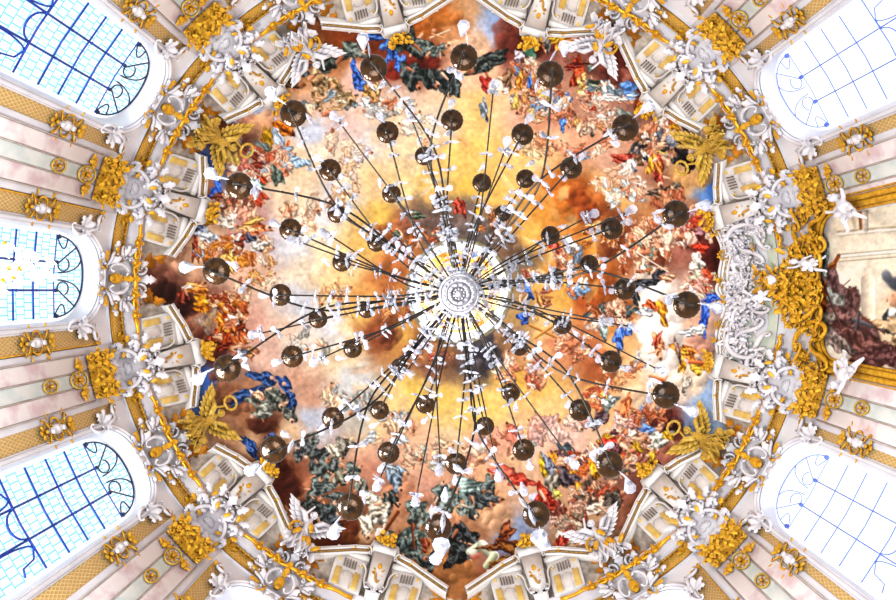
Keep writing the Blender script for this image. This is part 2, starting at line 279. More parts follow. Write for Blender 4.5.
    D(484, 110, 8, 20, -10, '8c98a4', 79); D(530, 82, 5, 14, 0, '5078c0', 791)
    K(575, 120, 40, 12, 24, warmp, 12, 20); K(545, 105, 30, 12, 18, warmp, 11, 201); D(563, 124, 6, 14, 5, '5888d0', 80); D(590, 128, 12, 16, 20, 'b8a08c', 81); K(600, 115, 30, 10, 14, ['e8e0d8', 'd8a890', '8c948c', 'b8523c', 'c8b0a0'], 12, 202)
    # right upper cluster, dark wings and colours
    D(650, 104, 26, 14, 15, '6c2824', 82); D(640, 104, 10, 12, 0, 'c86c20', 83)
    P(660, 118, 26, 100, 'f0dccc', 84, 12); P(670, 128, 24, 110, 'e8b49c', 85, 10, 'b86048'); D(675, 128, 12, 8, 30, 'e8a828', 86); D(655, 135, 14, 10, 20, '6c8c8c', 87); D(636, 148, 8, 26, 35, '64646c', 88); D(644, 145, 6, 22, 35, '7c7470', 89)
    K(655, 145, 30, 18, 36, warmp+['6c7484', '3c3c44', 'e8e4e0'], 13, 21)
    D(683, 158, 18, 14, 15, '46464c', 90); D(690, 164, 12, 14, 10, '3a2a2c', 91, folds=2); L(676, 150, 690, 162, 1.6, '30282c'); D(684, 128, 4, 26, -30, '5c4c48', 92); D(693, 138, 3, 22, -25, '6c5c54', 93)
    P(658, 170, 30, 80, 'c0523c', 94, 12, 'e08c40'); D(650, 166, 6, 20, 10, 'e8a030', 95); D(630, 165, 16, 14, 20, 'e8e0dc', 96); D(622, 158, 22, 8, -10, 'b04838', 97)
    K(620, 185, 26, 16, 22, FLE+['f0dccc', 'd8ac90', 'c8d0d0'], 12, 22, con=.35)
    D(662, 192, 30, 8, -15, '6c5848', 98); D(676, 190, 10, 18, 15, '74685c', 99); K(672, 205, 24, 10, 12, ['c88860', 'b06848', '9c7058', 'e0b090'], 13, 23)
    K(692, 228, 22, 18, 30, ['c8909c', 'd8a8a0', 'f0dcd0', 'b86050', 'e8c0b0', 'd85840'], 13, 24); D(700, 248, 16, 9, 10, 'd8482c', 100); D(697, 262, 14, 16, -10, 'e8e0d4', 101)
    K(655, 240, 26, 14, 24, FLE+['f0dccc', 'e8c0a0', 'd8a080'], 12, 25)
    K(642, 262, 22, 20, 18, FLE+['c07030', 'd89850', '98a090', 'b06038'], 12, 26)
    D(645, 283, 34, 9, -12, '3a3e46', 102); D(658, 276, 10, 16, 30, '444850', 103); D(634, 296, 18, 9, 55, '484c50', 104); P(668, 278, 16, 180, 'd8a080', 105, 7); L(636, 252, 668, 272, .6, 'f0e4d0')
    D(662, 312, 9, 26, -15, 'e8a028', 106); D(650, 306, 14, 10, 10, 'c86030', 107); D(645, 312, 16, 8, 0, 'c8ccd4', 108)
    P(692, 285, 26, 140, 'e8c0b0', 109, 10, 'd86848'); P(700, 275, 18, 20, 'f0dcd0', 110, 10); K(700, 285, 12, 14, 12, ['e8b0a0', 'f4e4dc', 'd86040', 'c8c8b0'], 11, 27)
    D(712, 298, 18, 8, -10, '3c6cdc', 111); D(706, 310, 9, 26, 12, '4874dc', 112); D(703, 326, 8, 20, 5, '3a64d0', 113); D(717, 305, 6, 14, 20, '5888e8', 114); D(698, 330, 16, 9, 0, 'e0e4e0', 115)
    P(612, 312, 24, 60, 'c8a898', 116, 13, '946454'); K(610, 315, 22, 16, 22, FLE+['8c5c44', 'd8c8c0', '5c6a6c', 'b46c40'], 12, 28); D(619, 338, 10, 24, 0, '4c78d0', 117); D(628, 330, 8, 12, 20, '5880d0', 118); D(604, 332, 8, 14, 0, '90a0a0', 119)
    P(658, 345, 26, 80, 'e0986c', 120, 9, 'c0583c'); P(685, 352, 26, 20, 'e08c3c', 121, 12, 'e8a830'); D(697, 367, 16, 12, 40, 'e8b838', 122); D(682, 365, 8, 16, 0, 'd8a030', 123); L(690, 362, 712, 364, 2, 'd87c50'); D(678, 350, 4, 26, -15, '907068', 124); D(688, 333, 16, 8, 0, 'c8ccd0', 125)
    D(686, 385, 8, 18, 15, 'b8b0a4', 126); D(637, 360, 5, 20, 20, 'c4ccd4', 1261, a=.7); P(660, 382, 18, 20, 'e0905c', 127, 6); L(650, 376, 664, 380, 1.6, 'e08c58')
    # right lower group
    P(606, 405, 26, 130, '8c9898', 130, 13, 'b8c4c0'); D(600, 418, 26, 12, 120, '6c5458', 131); P(626, 408, 30, 100, 'e0804c', 132, 8); D(602, 402, 20, 12, 40, 'c0ccc8', 133); K(595, 395, 12, 16, 10, ['d87c50', 'e0a070', 'e8c060', 'c06040'], 12, 29)
    P(656, 425, 32, 250, 'b86c44', 134, 13, '8c4838'); D(665, 425, 24, 26, 20, '74403a', 135); K(652, 418, 18, 12, 14, ['d88c60', 'b86844', '8a4c3c', 'e0a888'], 12, 30)
    D(648, 430, 20, 8, 10, '6890d0', 136); K(625, 432, 20, 14, 22, FLE+['d8a8a0', 'c88878', 'e0c0b8'], 12, 31)
    P(658, 440, 30, 160, 'e4e0d4', 137, 15, 'c8ccc4'); D(668, 436, 14, 6, 30, 'e8b020', 138)
    K(625, 450, 26, 18, 34, ['c84830', 'd88058', '8c5444', 'e0b090', 'c8a030', '704848', 'e0d8d0'], 13, 32); D(608, 444, 18, 12, 20, 'c8402c', 139); D(616, 450, 12, 12, 0, '6c3c40', 140)
    P(640, 462, 26, 140, 'c89c8c', 141, 10, 'a86c58'); D(652, 460, 6, 20, 5, 'd8a830', 142); D(655, 468, 16, 12, 80, '7c4c38', 143)
    K(590, 462, 40, 14, 40, ['e0a030', 'd87840', '8c7c70', 'c8b8a8', 'd8a888', '6c5860', 'e8c8b0', 'a85038', '5c6c74'], 13, 33); D(594, 470, 10, 20, -15, 'e8a020', 144); D(602, 468, 6, 16, -10, '6c8098', 145)
    D(545, 470, 8, 26, -25, 'd8b028', 146); D(550, 466, 10, 22, -30, '788094', 147); P(568, 478, 26, 210, '5c5058', 148, 14); P(553, 485, 26, 90, '948c80', 149, 12); D(557, 494, 8, 8, 0, 'd8c858', 150)
    P(583, 498, 22, 50, '54686c', 151, 14, '687c7c'); D(578, 490, 6, 18, 10, 'e0a428', 152); P(600, 500, 26, 100, 'f0dcc8', 153, 10, 'c88c5c'); K(600, 495, 30, 12, 26, ['d8a888', 'f0dccc', '8c6c58', 'c8b09c', '6c5c50', 'b85c40'], 13, 34)
    D(614, 500, 18, 16, 60, '605850', 154); P(590, 510, 30, 160, 'f0d8c4', 155, 9)
    P(545, 500, 28, 60, 'b03c28', 156, 18, 'c84c34'); D(552, 510, 16, 14, 30, '90301f', 157); P(560, 522, 26, 40, 'd8a89c', 158, 10); P(566, 540, 30, 110, 'e4d4c4', 159, 16, 'a8543c'); D(562, 545, 12, 28, 20, 'b84430', 160); D(553, 558, 16, 16, 40, 'a03c30', 161); D(585, 526, 30, 7, 25, '70302c', 162); D(576, 530, 26, 8, 20, 'd8bcac', 163)
    K(570, 515, 26, 14, 20, ['c8a490', 'b85c44', 'e0c8b4', '8a5044', 'a89480'], 12, 35); L(570, 515, 598, 532, .7, '6c4030')
    D(505, 472, 30, 12, 15, 'd86c58', 164, con=.35); D(520, 480, 26, 12, 10, 'c8503c', 165, con=.4)
    # monks in grey-green, bottom and lower left
    mk = [(262,400,34,18,20,'7c8078'),(275,396,24,14,60,'6c706a'),(290,410,22,12,80,'70746c'),(262,412,20,14,150,'8c8f86'),(312,440,22,14,-60,'6c7270'),(318,455,18,20,90,'54595a'),(300,452,16,16,40,'64686a'),(332,465,22,14,-30,'5c6464'),(335,450,18,12,20,'d8ccb8'),(345,445,18,14,-40,'807c70'),
          (320,470,24,16,-50,'606a68'),(328,482,26,15,-30,'6a7674'),(315,490,24,14,-60,'6e7a78'),(310,505,22,12,-30,'56605e'),(335,497,18,10,0,'5c6664'),(325,512,28,16,-40,'5a6668'),(332,525,26,14,-60,'54606a'),(345,505,20,14,60,'74807c'),(340,478,20,14,30,'8a8878'),(352,470,18,12,-20,'6a7472'),(360,485,18,12,70,'7c8078'),
          (385,505,24,15,-50,'4e5654'),(372,498,18,12,20,'c8beac'),(392,498,18,10,40,'48504e'),(415,510,26,16,-80,'66726e'),(410,540,30,20,-70,'60706e'),(398,545,26,16,60,'5c6c6c'),(425,520,20,12,-60,'74807a'),(420,540,24,12,-80,'6c7872'),(430,560,26,14,-40,'5a6668'),(415,555,22,12,20,'64706c'),(450,540,30,18,-20,'383e40'),(465,535,26,16,30,'30363a'),(458,555,28,18,-30,'3c4446'),(475,545,18,12,10,'4a5254'),(448,500,30,18,-70,'7c8884'),(470,488,22,28,-80,'8ca09c'),(480,500,26,16,20,'4e5658'),(490,498,22,10,10,'5c6466'),(468,510,22,14,40,'78827e'),(440,492,18,12,-70,'64706c'),(488,485,18,12,-60,'5c6664')]
    for i, (x, y, l, w, a, c) in enumerate(mk):
        P(x, y, l, a, c, 400+i, w, con=.6)
    D(245, 395, 40, 9, -28, '3a5c98', 170); D(262, 378, 30, 10, 20, '34568e', 171); D(285, 385, 22, 10, 60, '3c5e9c', 172); D(292, 402, 8, 16, 10, '34548c', 173); B(272, 378, 2.5, 2.5, 'e8b090'); B(284, 384, 2.5, 2.5, 'e8b090')
    P(258, 395, 14, 30, 'e8b898', 174, 7)
    D(250, 447, 10, 26, -35, '3c60a0', 175); D(272, 438, 16, 8, 0, '3c5c98', 176); D(268, 468, 20, 14, 0, '34507c', 177)
    P(376, 515, 34, 110, 'e8e0d0', 180, 20, 'd0c4b0'); P(366, 525, 24, 80, 'dcd0bc', 181, 12); D(382, 535, 14, 18, 0, 'e4d8c4', 182); L(374, 546, 398, 512, 1.8, '8a4c20'); P(395, 480, 22, 60, '7c8c9c', 183, 12); P(396, 470, 22, 20, '8ca0b0', 184, 10, 'a0b0bc')
    L(412, 525, 414, 548, 1.2, '8a4a28'); D(425, 545, 8, 14, 0, '984c30', 185)
    B(480, 448, 6, 4, 'd0c8b8')
    # winged green-white dragon at the foot of the picture
    L(470, 552, 482, 545, 4, 'b8c4a8', w1=5); L(482, 545, 494, 556, 5, 'd8dcc4', w1=5); L(494, 556, 486, 566, 4, 'c0c8a8', w1=3); B(475, 556, 6, 4, 'd88070'); B(473, 552, 5, 4, 'e0d8c8')
    D(505, 534, 26, 12, -60, '90502c', 190, con=.5); D(500, 546, 40, 8, -8, '7c4a24', 191); D(520, 552, 40, 14, 20, '80501c', 192, con=.5); D(500, 562, 22, 8, -20, 'a07038', 193); L(500, 540, 530, 548, 1.6, '6c3c1c'); L(530, 548, 508, 570, 2.0, '7c4c24')
    # left side groups
    D(238, 138, 8, 18, -10, 'f0f0f0', 1990, a=.5); D(227, 143, 10, 24, 15, 'e0b858', 200); D(233, 165, 14, 26, -10, 'e8c870', 201, con=.4); D(268, 138, 12, 22, -5, 'b89020', 202, con=.35); D(278, 135, 10, 24, -15, 'b8c8e0', 203, con=.4)
    D(286, 127, 22, 16, -10, 'd07818', 204, con=.6); D(283, 150, 18, 8, -40, 'e07838', 205)
    K(272, 160, 22, 16, 26, ['e0a088', 'd88860', 'e8c8b8', '98a8b8', '7c8c8c', 'c86848'], 12, 36); D(300, 162, 22, 9, 10, 'a0b8d0', 206, con=.4); D(277, 176, 12, 18, -20, '607068', 207)
    K(250, 170, 20, 16, 24, ['c87c6c', 'f0e0d4', '9c4838', 'e0a890', '98ccb8', 'd8b0a0'], 12, 37); D(262, 180, 12, 6, 30, 'c85020', 208); D(255, 185, 20, 8, 10, '8cb4a4', 209)
    D(215, 195, 16, 12, -40, '3a6cd8', 210, con=.5); D(218, 188, 6, 22, -8, '3c70dc', 211); D(225, 196, 12, 10, 20, 'c8d8f4', 212)
    K(240, 205, 30, 14, 34, ['e0a088', 'c85438', 'f0dccc', 'd88860', 'e8c8a8', '8c5040'], 12, 38)
    P(216, 215, 28, 40, 'e8d8b8', 213, 14, '8c7430'); D(202, 200, 9, 14, 0, 'e8dcc8', 214); D(205, 220, 20, 8, 25, 'c89828', 215); P(225, 222, 24, 20, 'f0e0d0', 216, 10); 
    P(200, 230, 24, 50, 'a4b4d0', 217, 14, '6878a0'); D(208, 238, 20, 12, 40, 'c8d0dc', 218); D(218, 248, 9, 20, -10, '9cacd0', 219); D(196, 250, 9, 22, -5, '8c3c28', 220)
    P(255, 228, 26, 0, 'e08050', 221, 12, 'e8a878'); D(252, 222, 26, 6, -25, 'e0b060', 222); D(238, 240, 16, 14, 60, '984430', 223); D(258, 245, 18, 12, 20, 'c8c0b8', 224); D(250, 238, 12, 8, 30, '5c5c70', 225)
    K(225, 255, 26, 16, 34, ['d89038', 'e8c070', 'a8b4cc', '94543c', 'e0b8a0', 'c07840', 'f0e4d8'], 12, 39); D(232, 262, 8, 20, -10, 'e8b860', 226); D(207, 258, 8, 14, 0, 'c07830', 227)
    K(262, 275, 12, 12, 8, ['d8a868', 'c89850', 'e0c8b0'], 10, 40, con=.4)
    P(192, 287, 24, -15, 'e8a060', 228, 8, 'f0ece4'); D(200, 292, 20, 9, 20, 'd88838', 229); D(183, 298, 14, 10, 60, '8c3c2c', 230); D(210, 303, 34, 12, 0, 'e0a020', 231, con=.7); D(205, 310, 20, 8, 20, 'c88018', 232); P(228, 305, 26, 70, 'd8a888', 233, 8); P(238, 312, 22, 40, 'c08058', 234, 12, 'd89c48')
    K(225, 310, 22, 14, 22, ['d89028', 'c87838', '8c5040', 'e0b898', 'a85430'], 12, 41)
    D(212, 340, 12, 30, 25, 'a84020', 235, con=.7); P(232, 330, 34, 40, 'b84a1c', 236, 20, 'e0803c'); D(222, 325, 20, 10, 60, 'e09030', 237); D(235, 322, 22, 7, 40, 'f0dcc8', 238); D(225, 345, 26, 9, -30, '903818', 239); D(208, 322, 20, 22, 0, 'a89c94', 240, con=.25, a=.7); D(214, 345, 5, 16, 30, 'c8a850', 241)
    K(235, 335, 18, 14, 12, ['c05428', 'd87c40', '8c3c20', 'e0b090'], 12, 42); P(245, 352, 24, 0, 'b8844c', 242, 9, '707080')
    # left lower cloud cross shadows
    L(300, 440, 312, 436, 1, 'e0b090')
    # gold-brown haze group near lantern, blue robed figure right of it
    D(528, 292, 8, 16, -10, '4c74c0', 250); D(524, 318, 12, 12, -40, '3c64b8', 251); P(523, 300, 16, -90, 'c8a080', 252, 8); P(540, 300, 16, 60, 'c88c50', 253, 7); D(583, 288, 14, 10, 0, '8cb4e0', 254, con=.3); P(583, 282, 12, 270, 'f0d0b0', 255, 7)
    P(462, 210, 14, 250, 'c0543c', 256, 8); D(458, 205, 10, 14, 10, 'b84c38', 257); P(478, 212, 14, 300, 'd89c30', 258, 8); D(418, 216, 14, 8, 20, '5c6a58', 259); P(555, 245, 18, 240, 'd8604c', 260, 9); D(570, 245, 20, 12, 60, 'd4ccc8', 261)
    L(530, 325, 556, 337, 1.6, 'c8904c'); L(535, 338, 553, 326, 1.4, 'c8904c')
    # ground behind the painted parapet: shadowed stone with ochre patches at the niches
    yy, xx = np.mgrid[0:cv.h, 0:cv.w].astype(np.float32)
    px = cv.x0+xx/cv.sc-CX; py = cv.y0+yy/cv.sc-CY
    rr = np.hypot(px, py); ph = np.degrees(np.arctan2(py, px)) % 360
    lim = np.full_like(rr, 400.0)
    for k in range(12):
        d = np.abs((ph-PIERS[k]+180) % 360-180)*PI/180*rr
        edge = np.interp(d, [0, 13, 14, 30, 52, 60, 76], [264, 264, 273, 278, 290, 300, 308])
        lim = np.minimum(lim, edge)
    m = np.clip((rr+2*(cv.n3-.5)*4-lim)/2.0, 0, 1)
    for b, keep in zip(BAYS, BAYKIND):
        d = np.abs((ph-b+180) % 360-180)*PI/180*rr
        if keep == 'cloud':   # the brown cloud spills over the cornice on the left
            lft = np.clip((24+8*(cv.n1-.5)*2-d)/4, 0, 1); m = m*(1-lft*np.clip((318-rr)/5, 0, 1))
    stone = hexc('d6ccc2')*(0.85+.5*(cv.n1-.5)+.3*(cv.n3-.5))[..., None]
    cv.blend((slice(None), slice(None)), m, stone)
    for b, keep in zip(BAYS, BAYKIND):
        if keep == 'stucco': continue
        for (du, dr, w, h) in ((-17, 311, 7, 5), (17, 311, 7, 5), (-21, 300, 4, 5), (21, 300, 4, 5), (-24, 320, 3, 2), (24, 320, 3, 2)):
            a = RAD(b)+du/dr
            cv.drape(CX+dr*math.cos(a), CY+dr*math.sin(a), w*2, h*2, b+90, 'd8942c', seed=int(b)+du, folds=1, con=.2)
    cv.finish(.10)
    return cv
# ------------------------------------------------------------------ layout
PIERS = [16.2, 43.7, 74.9, 106.0, 137.2, 166.8, 197.4, 226.5, 256.3, 286.1, 315.9, 344.1]
BAYS = [0.15, 30.0, 59.3, 90.5, 121.6, 152.0, 182.1, 212.0, 241.4, 271.2, 301.0, 330.0]
BAYKIND = ['stucco', 'gold', 'white', 'plain', 'white', 'gold', 'cloud', 'gold', 'white', 'plain', 'white', 'gold']
RW = 12.6                     # drum wall radius
RD, ZD, HD = 12.15, 24.1, 8.0  # dome springing radius, height above the eye, rise
col = bpy.context.scene.collection

# dome profile table: pixel radius <-> profile parameter
_T = np.linspace(0, 1.375, 4000)
_R = F*RD*np.cos(_T)/(ZD+HD*np.sin(_T))
def t_of_r(r): return np.interp(r, _R[::-1], _T[::-1])
def dome(phi, r, h=0.0):
    """point of the dome surface at azimuth phi (radians), design radius r, lifted h metres inwards"""
    t = float(t_of_r(r))
    rho, z = RD*math.cos(t), ZD+HD*math.sin(t)
    nx, nz = -math.cos(t)/RD, -math.sin(t)/HD
    l = math.hypot(nx, nz)
    rho += h*nx/l; z += h*nz/l
    return (rho*math.cos(phi), rho*math.sin(phi), z+ZC)

class Frame:
    """local (u tangential, v up, h proud) at azimuth 0; bends round the axis"""
    def __init__(s, rho, z, tau=0.0, bend=True):
        s.rho, s.z, s.t, s.bend = rho, z, RAD(tau), bend
    def __call__(s, p):
        u, v, h = p
        rho = s.rho-v*math.sin(s.t)-h*math.cos(s.t); z = s.z+v*math.cos(s.t)-h*math.sin(s.t)
        if s.bend:
            a = u/s.rho
            return (rho*math.cos(a), rho*math.sin(a), z+ZC)
        return (rho, u, z+ZC)
    def ref(s): return Vector((s.rho, 0, s.z+ZC))

class DomeFrame:
    """local (u px tangential, v px radial) on the dome surface"""
    def __init__(s, r0): s.r0 = r0
    def __call__(s, p):
        u, v, h = p
        return dome(u/max(v, 1.0), v, h)
    def ref(s): return Vector(dome(0, s.r0, 0))

class MB:
    def __init__(s): s.v, s.f, s.c = [], [], []
    def add(s, vs, fs):
        o = len(s.v); s.v += [tuple(p) for p in vs]; s.f += [tuple(i+o for i in f) for f in fs]
        return s
    def box(s, u0, u1, v0, v1, h0, h1, nu=1, nv=1, bev=0.0):
        # top face subdivided so that it follows the curvature; bevelled rim
        us = [u0+(u1-u0)*i/nu for i in range(nu+1)]; vs_ = [v0+(v1-v0)*i/nv for i in range(nv+1)]
        top = []
        for j, b in enumerate(vs_):
            for i, a in enumerate(us):
                aa = a+(bev if i == 0 else -bev if i == nu else 0); bb = b+(bev if j == 0 else -bev if j == nv else 0)
                top.append((aa, bb, h1))
        per = [(i, 0) for i in range(nu)]+[(nu, j) for j in range(nv)]+[(i, nv) for i in range(nu, 0, -1)]+[(0, j) for j in range(nv, 0, -1)]
        n = len(top); m = len(per)
        ring1 = [(us[i], vs_[j], h1-bev) for i, j in per]; ring0 = [(us[i], vs_[j], h0) for i, j in per]
        fs = [(j*(nu+1)+i, j*(nu+1)+i+1, (j+1)*(nu+1)+i+1, (j+1)*(nu+1)+i) for j in range(nv) for i in range(nu)]
        for k in range(m):
            k2 = (k+1) % m
            a = per[k][1]*(nu+1)+per[k][0]; b = per[k2][1]*(nu+1)+per[k2][0]
            fs.append((b, a, n+k, n+k2)); fs.append((n+k2, n+k, n+m+k, n+m+k2))
        return s.add(top+ring1+ring0, fs)
    def poly(s, pts, h0, h1):
        n = len(pts)
        vs = [(a, b, h1) for a, b in pts]+[(a, b, h0) for a, b in pts]
        return s.add(vs, [tuple(range(n))]+[((i+1) % n, i, n+i, n+(i+1) % n) for i in range(n)])
    def tube(s, path, rad, n=8, flat=1.0, closed=False, caps=True):
        P = [Vector(p) for p in path]; m = len(P)
        if not hasattr(rad, '__len__'): rad = [rad]*m
        vs = []; prev = None
        for i in range(m):
            if closed: t = P[(i+1) % m]-P[i-1]
            else: t = P[min(i+1, m-1)]-P[max(i-1, 0)]
            if t.length < 1e-9: t = Vector((0, 0, 1))
            t.normalize()
            if prev is None:
                up = Vector((0, 0, 1)) if abs(t.z) < .9 else Vector((0, 1, 0))
                a = t.cross(up).normalized()
            else:
                a = (prev-t*prev.dot(t))
                a = a.normalized() if a.length > 1e-6 else t.orthogonal().normalized()
            prev = a; b = t.cross(a)
            for k in range(n):
                th = 2*PI*k/n
                vs.append(P[i]+a*math.cos(th)*rad[i]+b*math.sin(th)*rad[i]*flat)
        fs = []
        for i in range(m if closed else m-1):
            i2 = (i+1) % m
            for k in range(n):
                k2 = (k+1) % n
                fs.append((i*n+k, i*n+k2, i2*n+k2, i2*n+k))
        if not closed and caps:
            fs.append(tuple(range(n-1, -1, -1))); fs.append(tuple((m-1)*n+k for k in range(n)))
        return s.add(vs, fs)
    def lathe(s, prof, c=(0, 0, 0), n=24, scal=0.0, lob=0, ax='h'):
        vs = []
        for r, h in prof:
            for k in range(n):
                th = 2*PI*k/n
                rr = r*(1+scal*math.cos(lob*th)*(1 if r > 0 else 0)) if lob else r
                a, b = rr*math.cos(th), rr*math.sin(th)
                vs.append((c[0]+a, c[1]+b, c[2]+h))
        fs = []
        for i in range(len(prof)-1):
            for k in range(n):
                k2 = (k+1) % n
                fs.append((i*n+k, i*n+k2, (i+1)*n+k2, (i+1)*n+k))
        if prof[-1][0] > 1e-6: fs.append(tuple((len(prof)-1)*n+k for k in range(n)))
        if prof[0][0] > 1e-6: fs.append(tuple(range(n-1, -1, -1)))
        return s.add(vs, fs)
    def blob(s, c, r, n=8, m=6, rough=0.0, rng=None):
        if not hasattr(r, '__len__'): r = (r, r, r)
        vs = [(c[0], c[1], c[2]-r[2])]
        for i in range(1, m):
            ph = -PI/2+PI*i/m
            for k in range(n):
                th = 2*PI*k/n; q = 1+(rng.uniform(-rough, rough) if rng and rough else 0)
                vs.append((c[0]+r[0]*q*math.cos(ph)*math.cos(th), c[1]+r[1]*q*math.cos(ph)*math.sin(th), c[2]+r[2]*q*math.sin(ph)))
        vs.append((c[0], c[1], c[2]+r[2]))
        fs = [(0, 1+(k+1) % n, 1+k) for k in range(n)]
        for i in range(m-2):
            for k in range(n):
                k2 = (k+1) % n
                fs.append((1+i*n+k, 1+i*n+k2, 1+(i+1)*n+k2, 1+(i+1)*n+k))
        e = len(vs)-1; b = 1+(m-2)*n
        fs += [(b+k, b+(k+1) % n, e) for k in range(n)]
        return s.add(vs, fs)
    def scroll(s, c, ang, L, kind='C', w=.06, curl=1.35, flip=1, h=.05, hb=.06, n=34, tape=.35):
        """rococo C- or S-scroll: a tapering volute-ended bar"""
        pts = []; x = y = 0.0; th = 0.0
        for i in range(n+1):
            t = i/n; e = abs(2*t-1)
            k = (1.0+11.0*e**4*curl)
            if kind == 'S' and t < .5: k = -k
            th += k/n*2.0*flip
            x += math.cos(th)/n; y += math.sin(th)/n
            pts.append((x, y))
        mx = (pts[n//4][0]+pts[3*n//4][0])/2; my = (pts[n//4][1]+pts[3*n//4][1])/2
        dx = pts[3*n//4][0]-pts[n//4][0]; dy = pts[3*n//4][1]-pts[n//4][1]
        a0 = math.atan2(dy, dx); sc = L*.62/max(math.hypot(dx, dy), 1e-5); rot = RAD(ang)-a0
        ca, sa = math.cos(rot)*sc, math.sin(rot)*sc
        path = []; rad = []
        for i, (px, py) in enumerate(pts):
            t = i/n; e = abs(2*t-1)
            qx, qy = px-mx, py-my
            path.append((c[0]+qx*ca-qy*sa, c[1]+qx*sa+qy*ca, h+hb*(1-.6*e)+hb*1.2*max(0, e-.8)*5*.6))
            rad.append(w*(tape+(1-tape)*math.sin(PI*min(max(t, .04), .96)))*(1.0 if e < .93 else 1.25))
        s.tube(path, rad, 7, 1.0)
        for p in (path[0], path[-1]): s.blob(p, w*.75, 7, 5)
        return s
    def leaf(s, c, ang, L, W, curl=.5, lobes=3, h=.03, rise=.25, n=10):
        """acanthus blade: lobed outline, raised midrib, tip curling forward"""
        ca, sa = math.cos(RAD(ang)), math.sin(RAD(ang)); h = h+(c[2] if len(c) > 2 else 0)
        vs = []; cols = (-1, -.55, 0, .55, 1)
        for i in range(n+1):
            t = i/n
            wd = W/2*(math.sin(PI*min(t*.86+.10, 1))**.8)*(1+.30*math.cos(2*PI*lobes*t+PI))
            a = curl*2.2*t*t
            y = L*(t-.22*curl*t*t*t); hh = h+L*rise*math.sin(t*PI*.5)*(.55+.45*t)-(L*.25*curl*t**4)
            for q in cols:
                hz = hh+W*(.16*(1-abs(q))-.10*abs(q)*(.5+.5*math.cos(2*PI*lobes*t+PI)))
                uu = q*wd
                vs.append((c[0]+uu*(-sa)+y*ca, c[1]+uu*ca+y*sa, hz))
        m = len(cols)
        fs = [(i*m+k, i*m+k+1, (i+1)*m+k+1, (i+1)*m+k) for i in range(n) for k in range(m-1)]
        return s.add(vs, fs)
    def mapped(s, fn): s.v = [fn(p) for p in s.v]; return s
    def shell(s, c, r, ang=90, n=9, h=.05, dome_=.35):
        """fan of ribs: a rocaille shell"""
        for i in range(n):
            a = ang-75+150*i/(n-1)
            k = r*(.8+.2*math.cos(RAD(a-ang)))
            path = [(c[0]+k*t*math.cos(RAD(a)), c[1]+k*t*math.sin(RAD(a)), h+r*dome_*math.sin(PI*(.15+.8*t))) for t in (0, .25, .5, .75, .95, 1.0)]
            s.tube(path, [r*.05, r*.09, r*.12, r*.15, r*.15, r*.08], 7)
        s.blob((c[0], c[1], h+.03), r*.22, 8, 6)
        return s

def build(name, mb, mat, parent=None, ref=None, smooth=True, fn=None, sub=None):
    """mb: MB already in world (azimuth-0) coordinates unless fn maps it; ref: origin"""
    vs = mb.v if fn is None else [fn(p) for p in mb.v]
    ref = Vector(ref) if ref is not None else Vector((0, 0, 0))
    me = bpy.data.meshes.new(name)
    me.from_pydata([(p[0]-ref.x, p[1]-ref.y, p[2]-ref.z) for p in vs], [], mb.f)
    me.materials.append(mat)
    if smooth: me.polygons.foreach_set('use_smooth', [True]*len(me.polygons))
    me.update()
    o = bpy.data.objects.new(name, me); col.objects.link(o)
    if parent is not None: o.parent = parent
    else: o.location = ref
    return o

def empty(name, ref=(0, 0, 0)):
    o = bpy.data.objects.new(name, None); o.empty_display_size = .2
    col.objects.link(o); o.location = ref
    return o

def tag(o, label=None, cat=None, group=None, kind=None):
    if label: o['label'] = label
    if cat: o['category'] = cat
    if group: o['group'] = group
    if kind: o['kind'] = kind
    return o

def dup(o, parent=None):
    c = o.copy(); col.objects.link(c)
    if parent is not None: c.parent = parent
    for ch in [k for k in bpy.data.objects if k.parent == o]: dup(ch, c)
    return c

def children_map():
    m = {}
    for k in bpy.data.objects:
        if k.parent: m.setdefault(k.parent.name, []).append(k)
    return m
def copy_tree(o, cm, parent=None):
    c = o.copy(); col.objects.link(c)
    if parent is not None: c.parent = parent
    for ch in cm.get(o.name, []): copy_tree(ch, cm, c)
    return c

def ring_place(proto, ref, phis, labels, group):
    """proto sits at azimuth 0 with origin ref; the first azimuth moves it, the rest are copies"""
    out = []; cm = children_map()
    objs = [proto]+[copy_tree(proto, cm) for _ in phis[1:]]
    for o, p, l in zip(objs, phis, labels):
        o.location = Matrix.Rotation(RAD(p), 4, 'Z') @ Vector(ref)
        o.rotation_euler = (0, 0, RAD(p))
        o['label'] = l
        if group: o['group'] = group
        out.append(o)
    return out

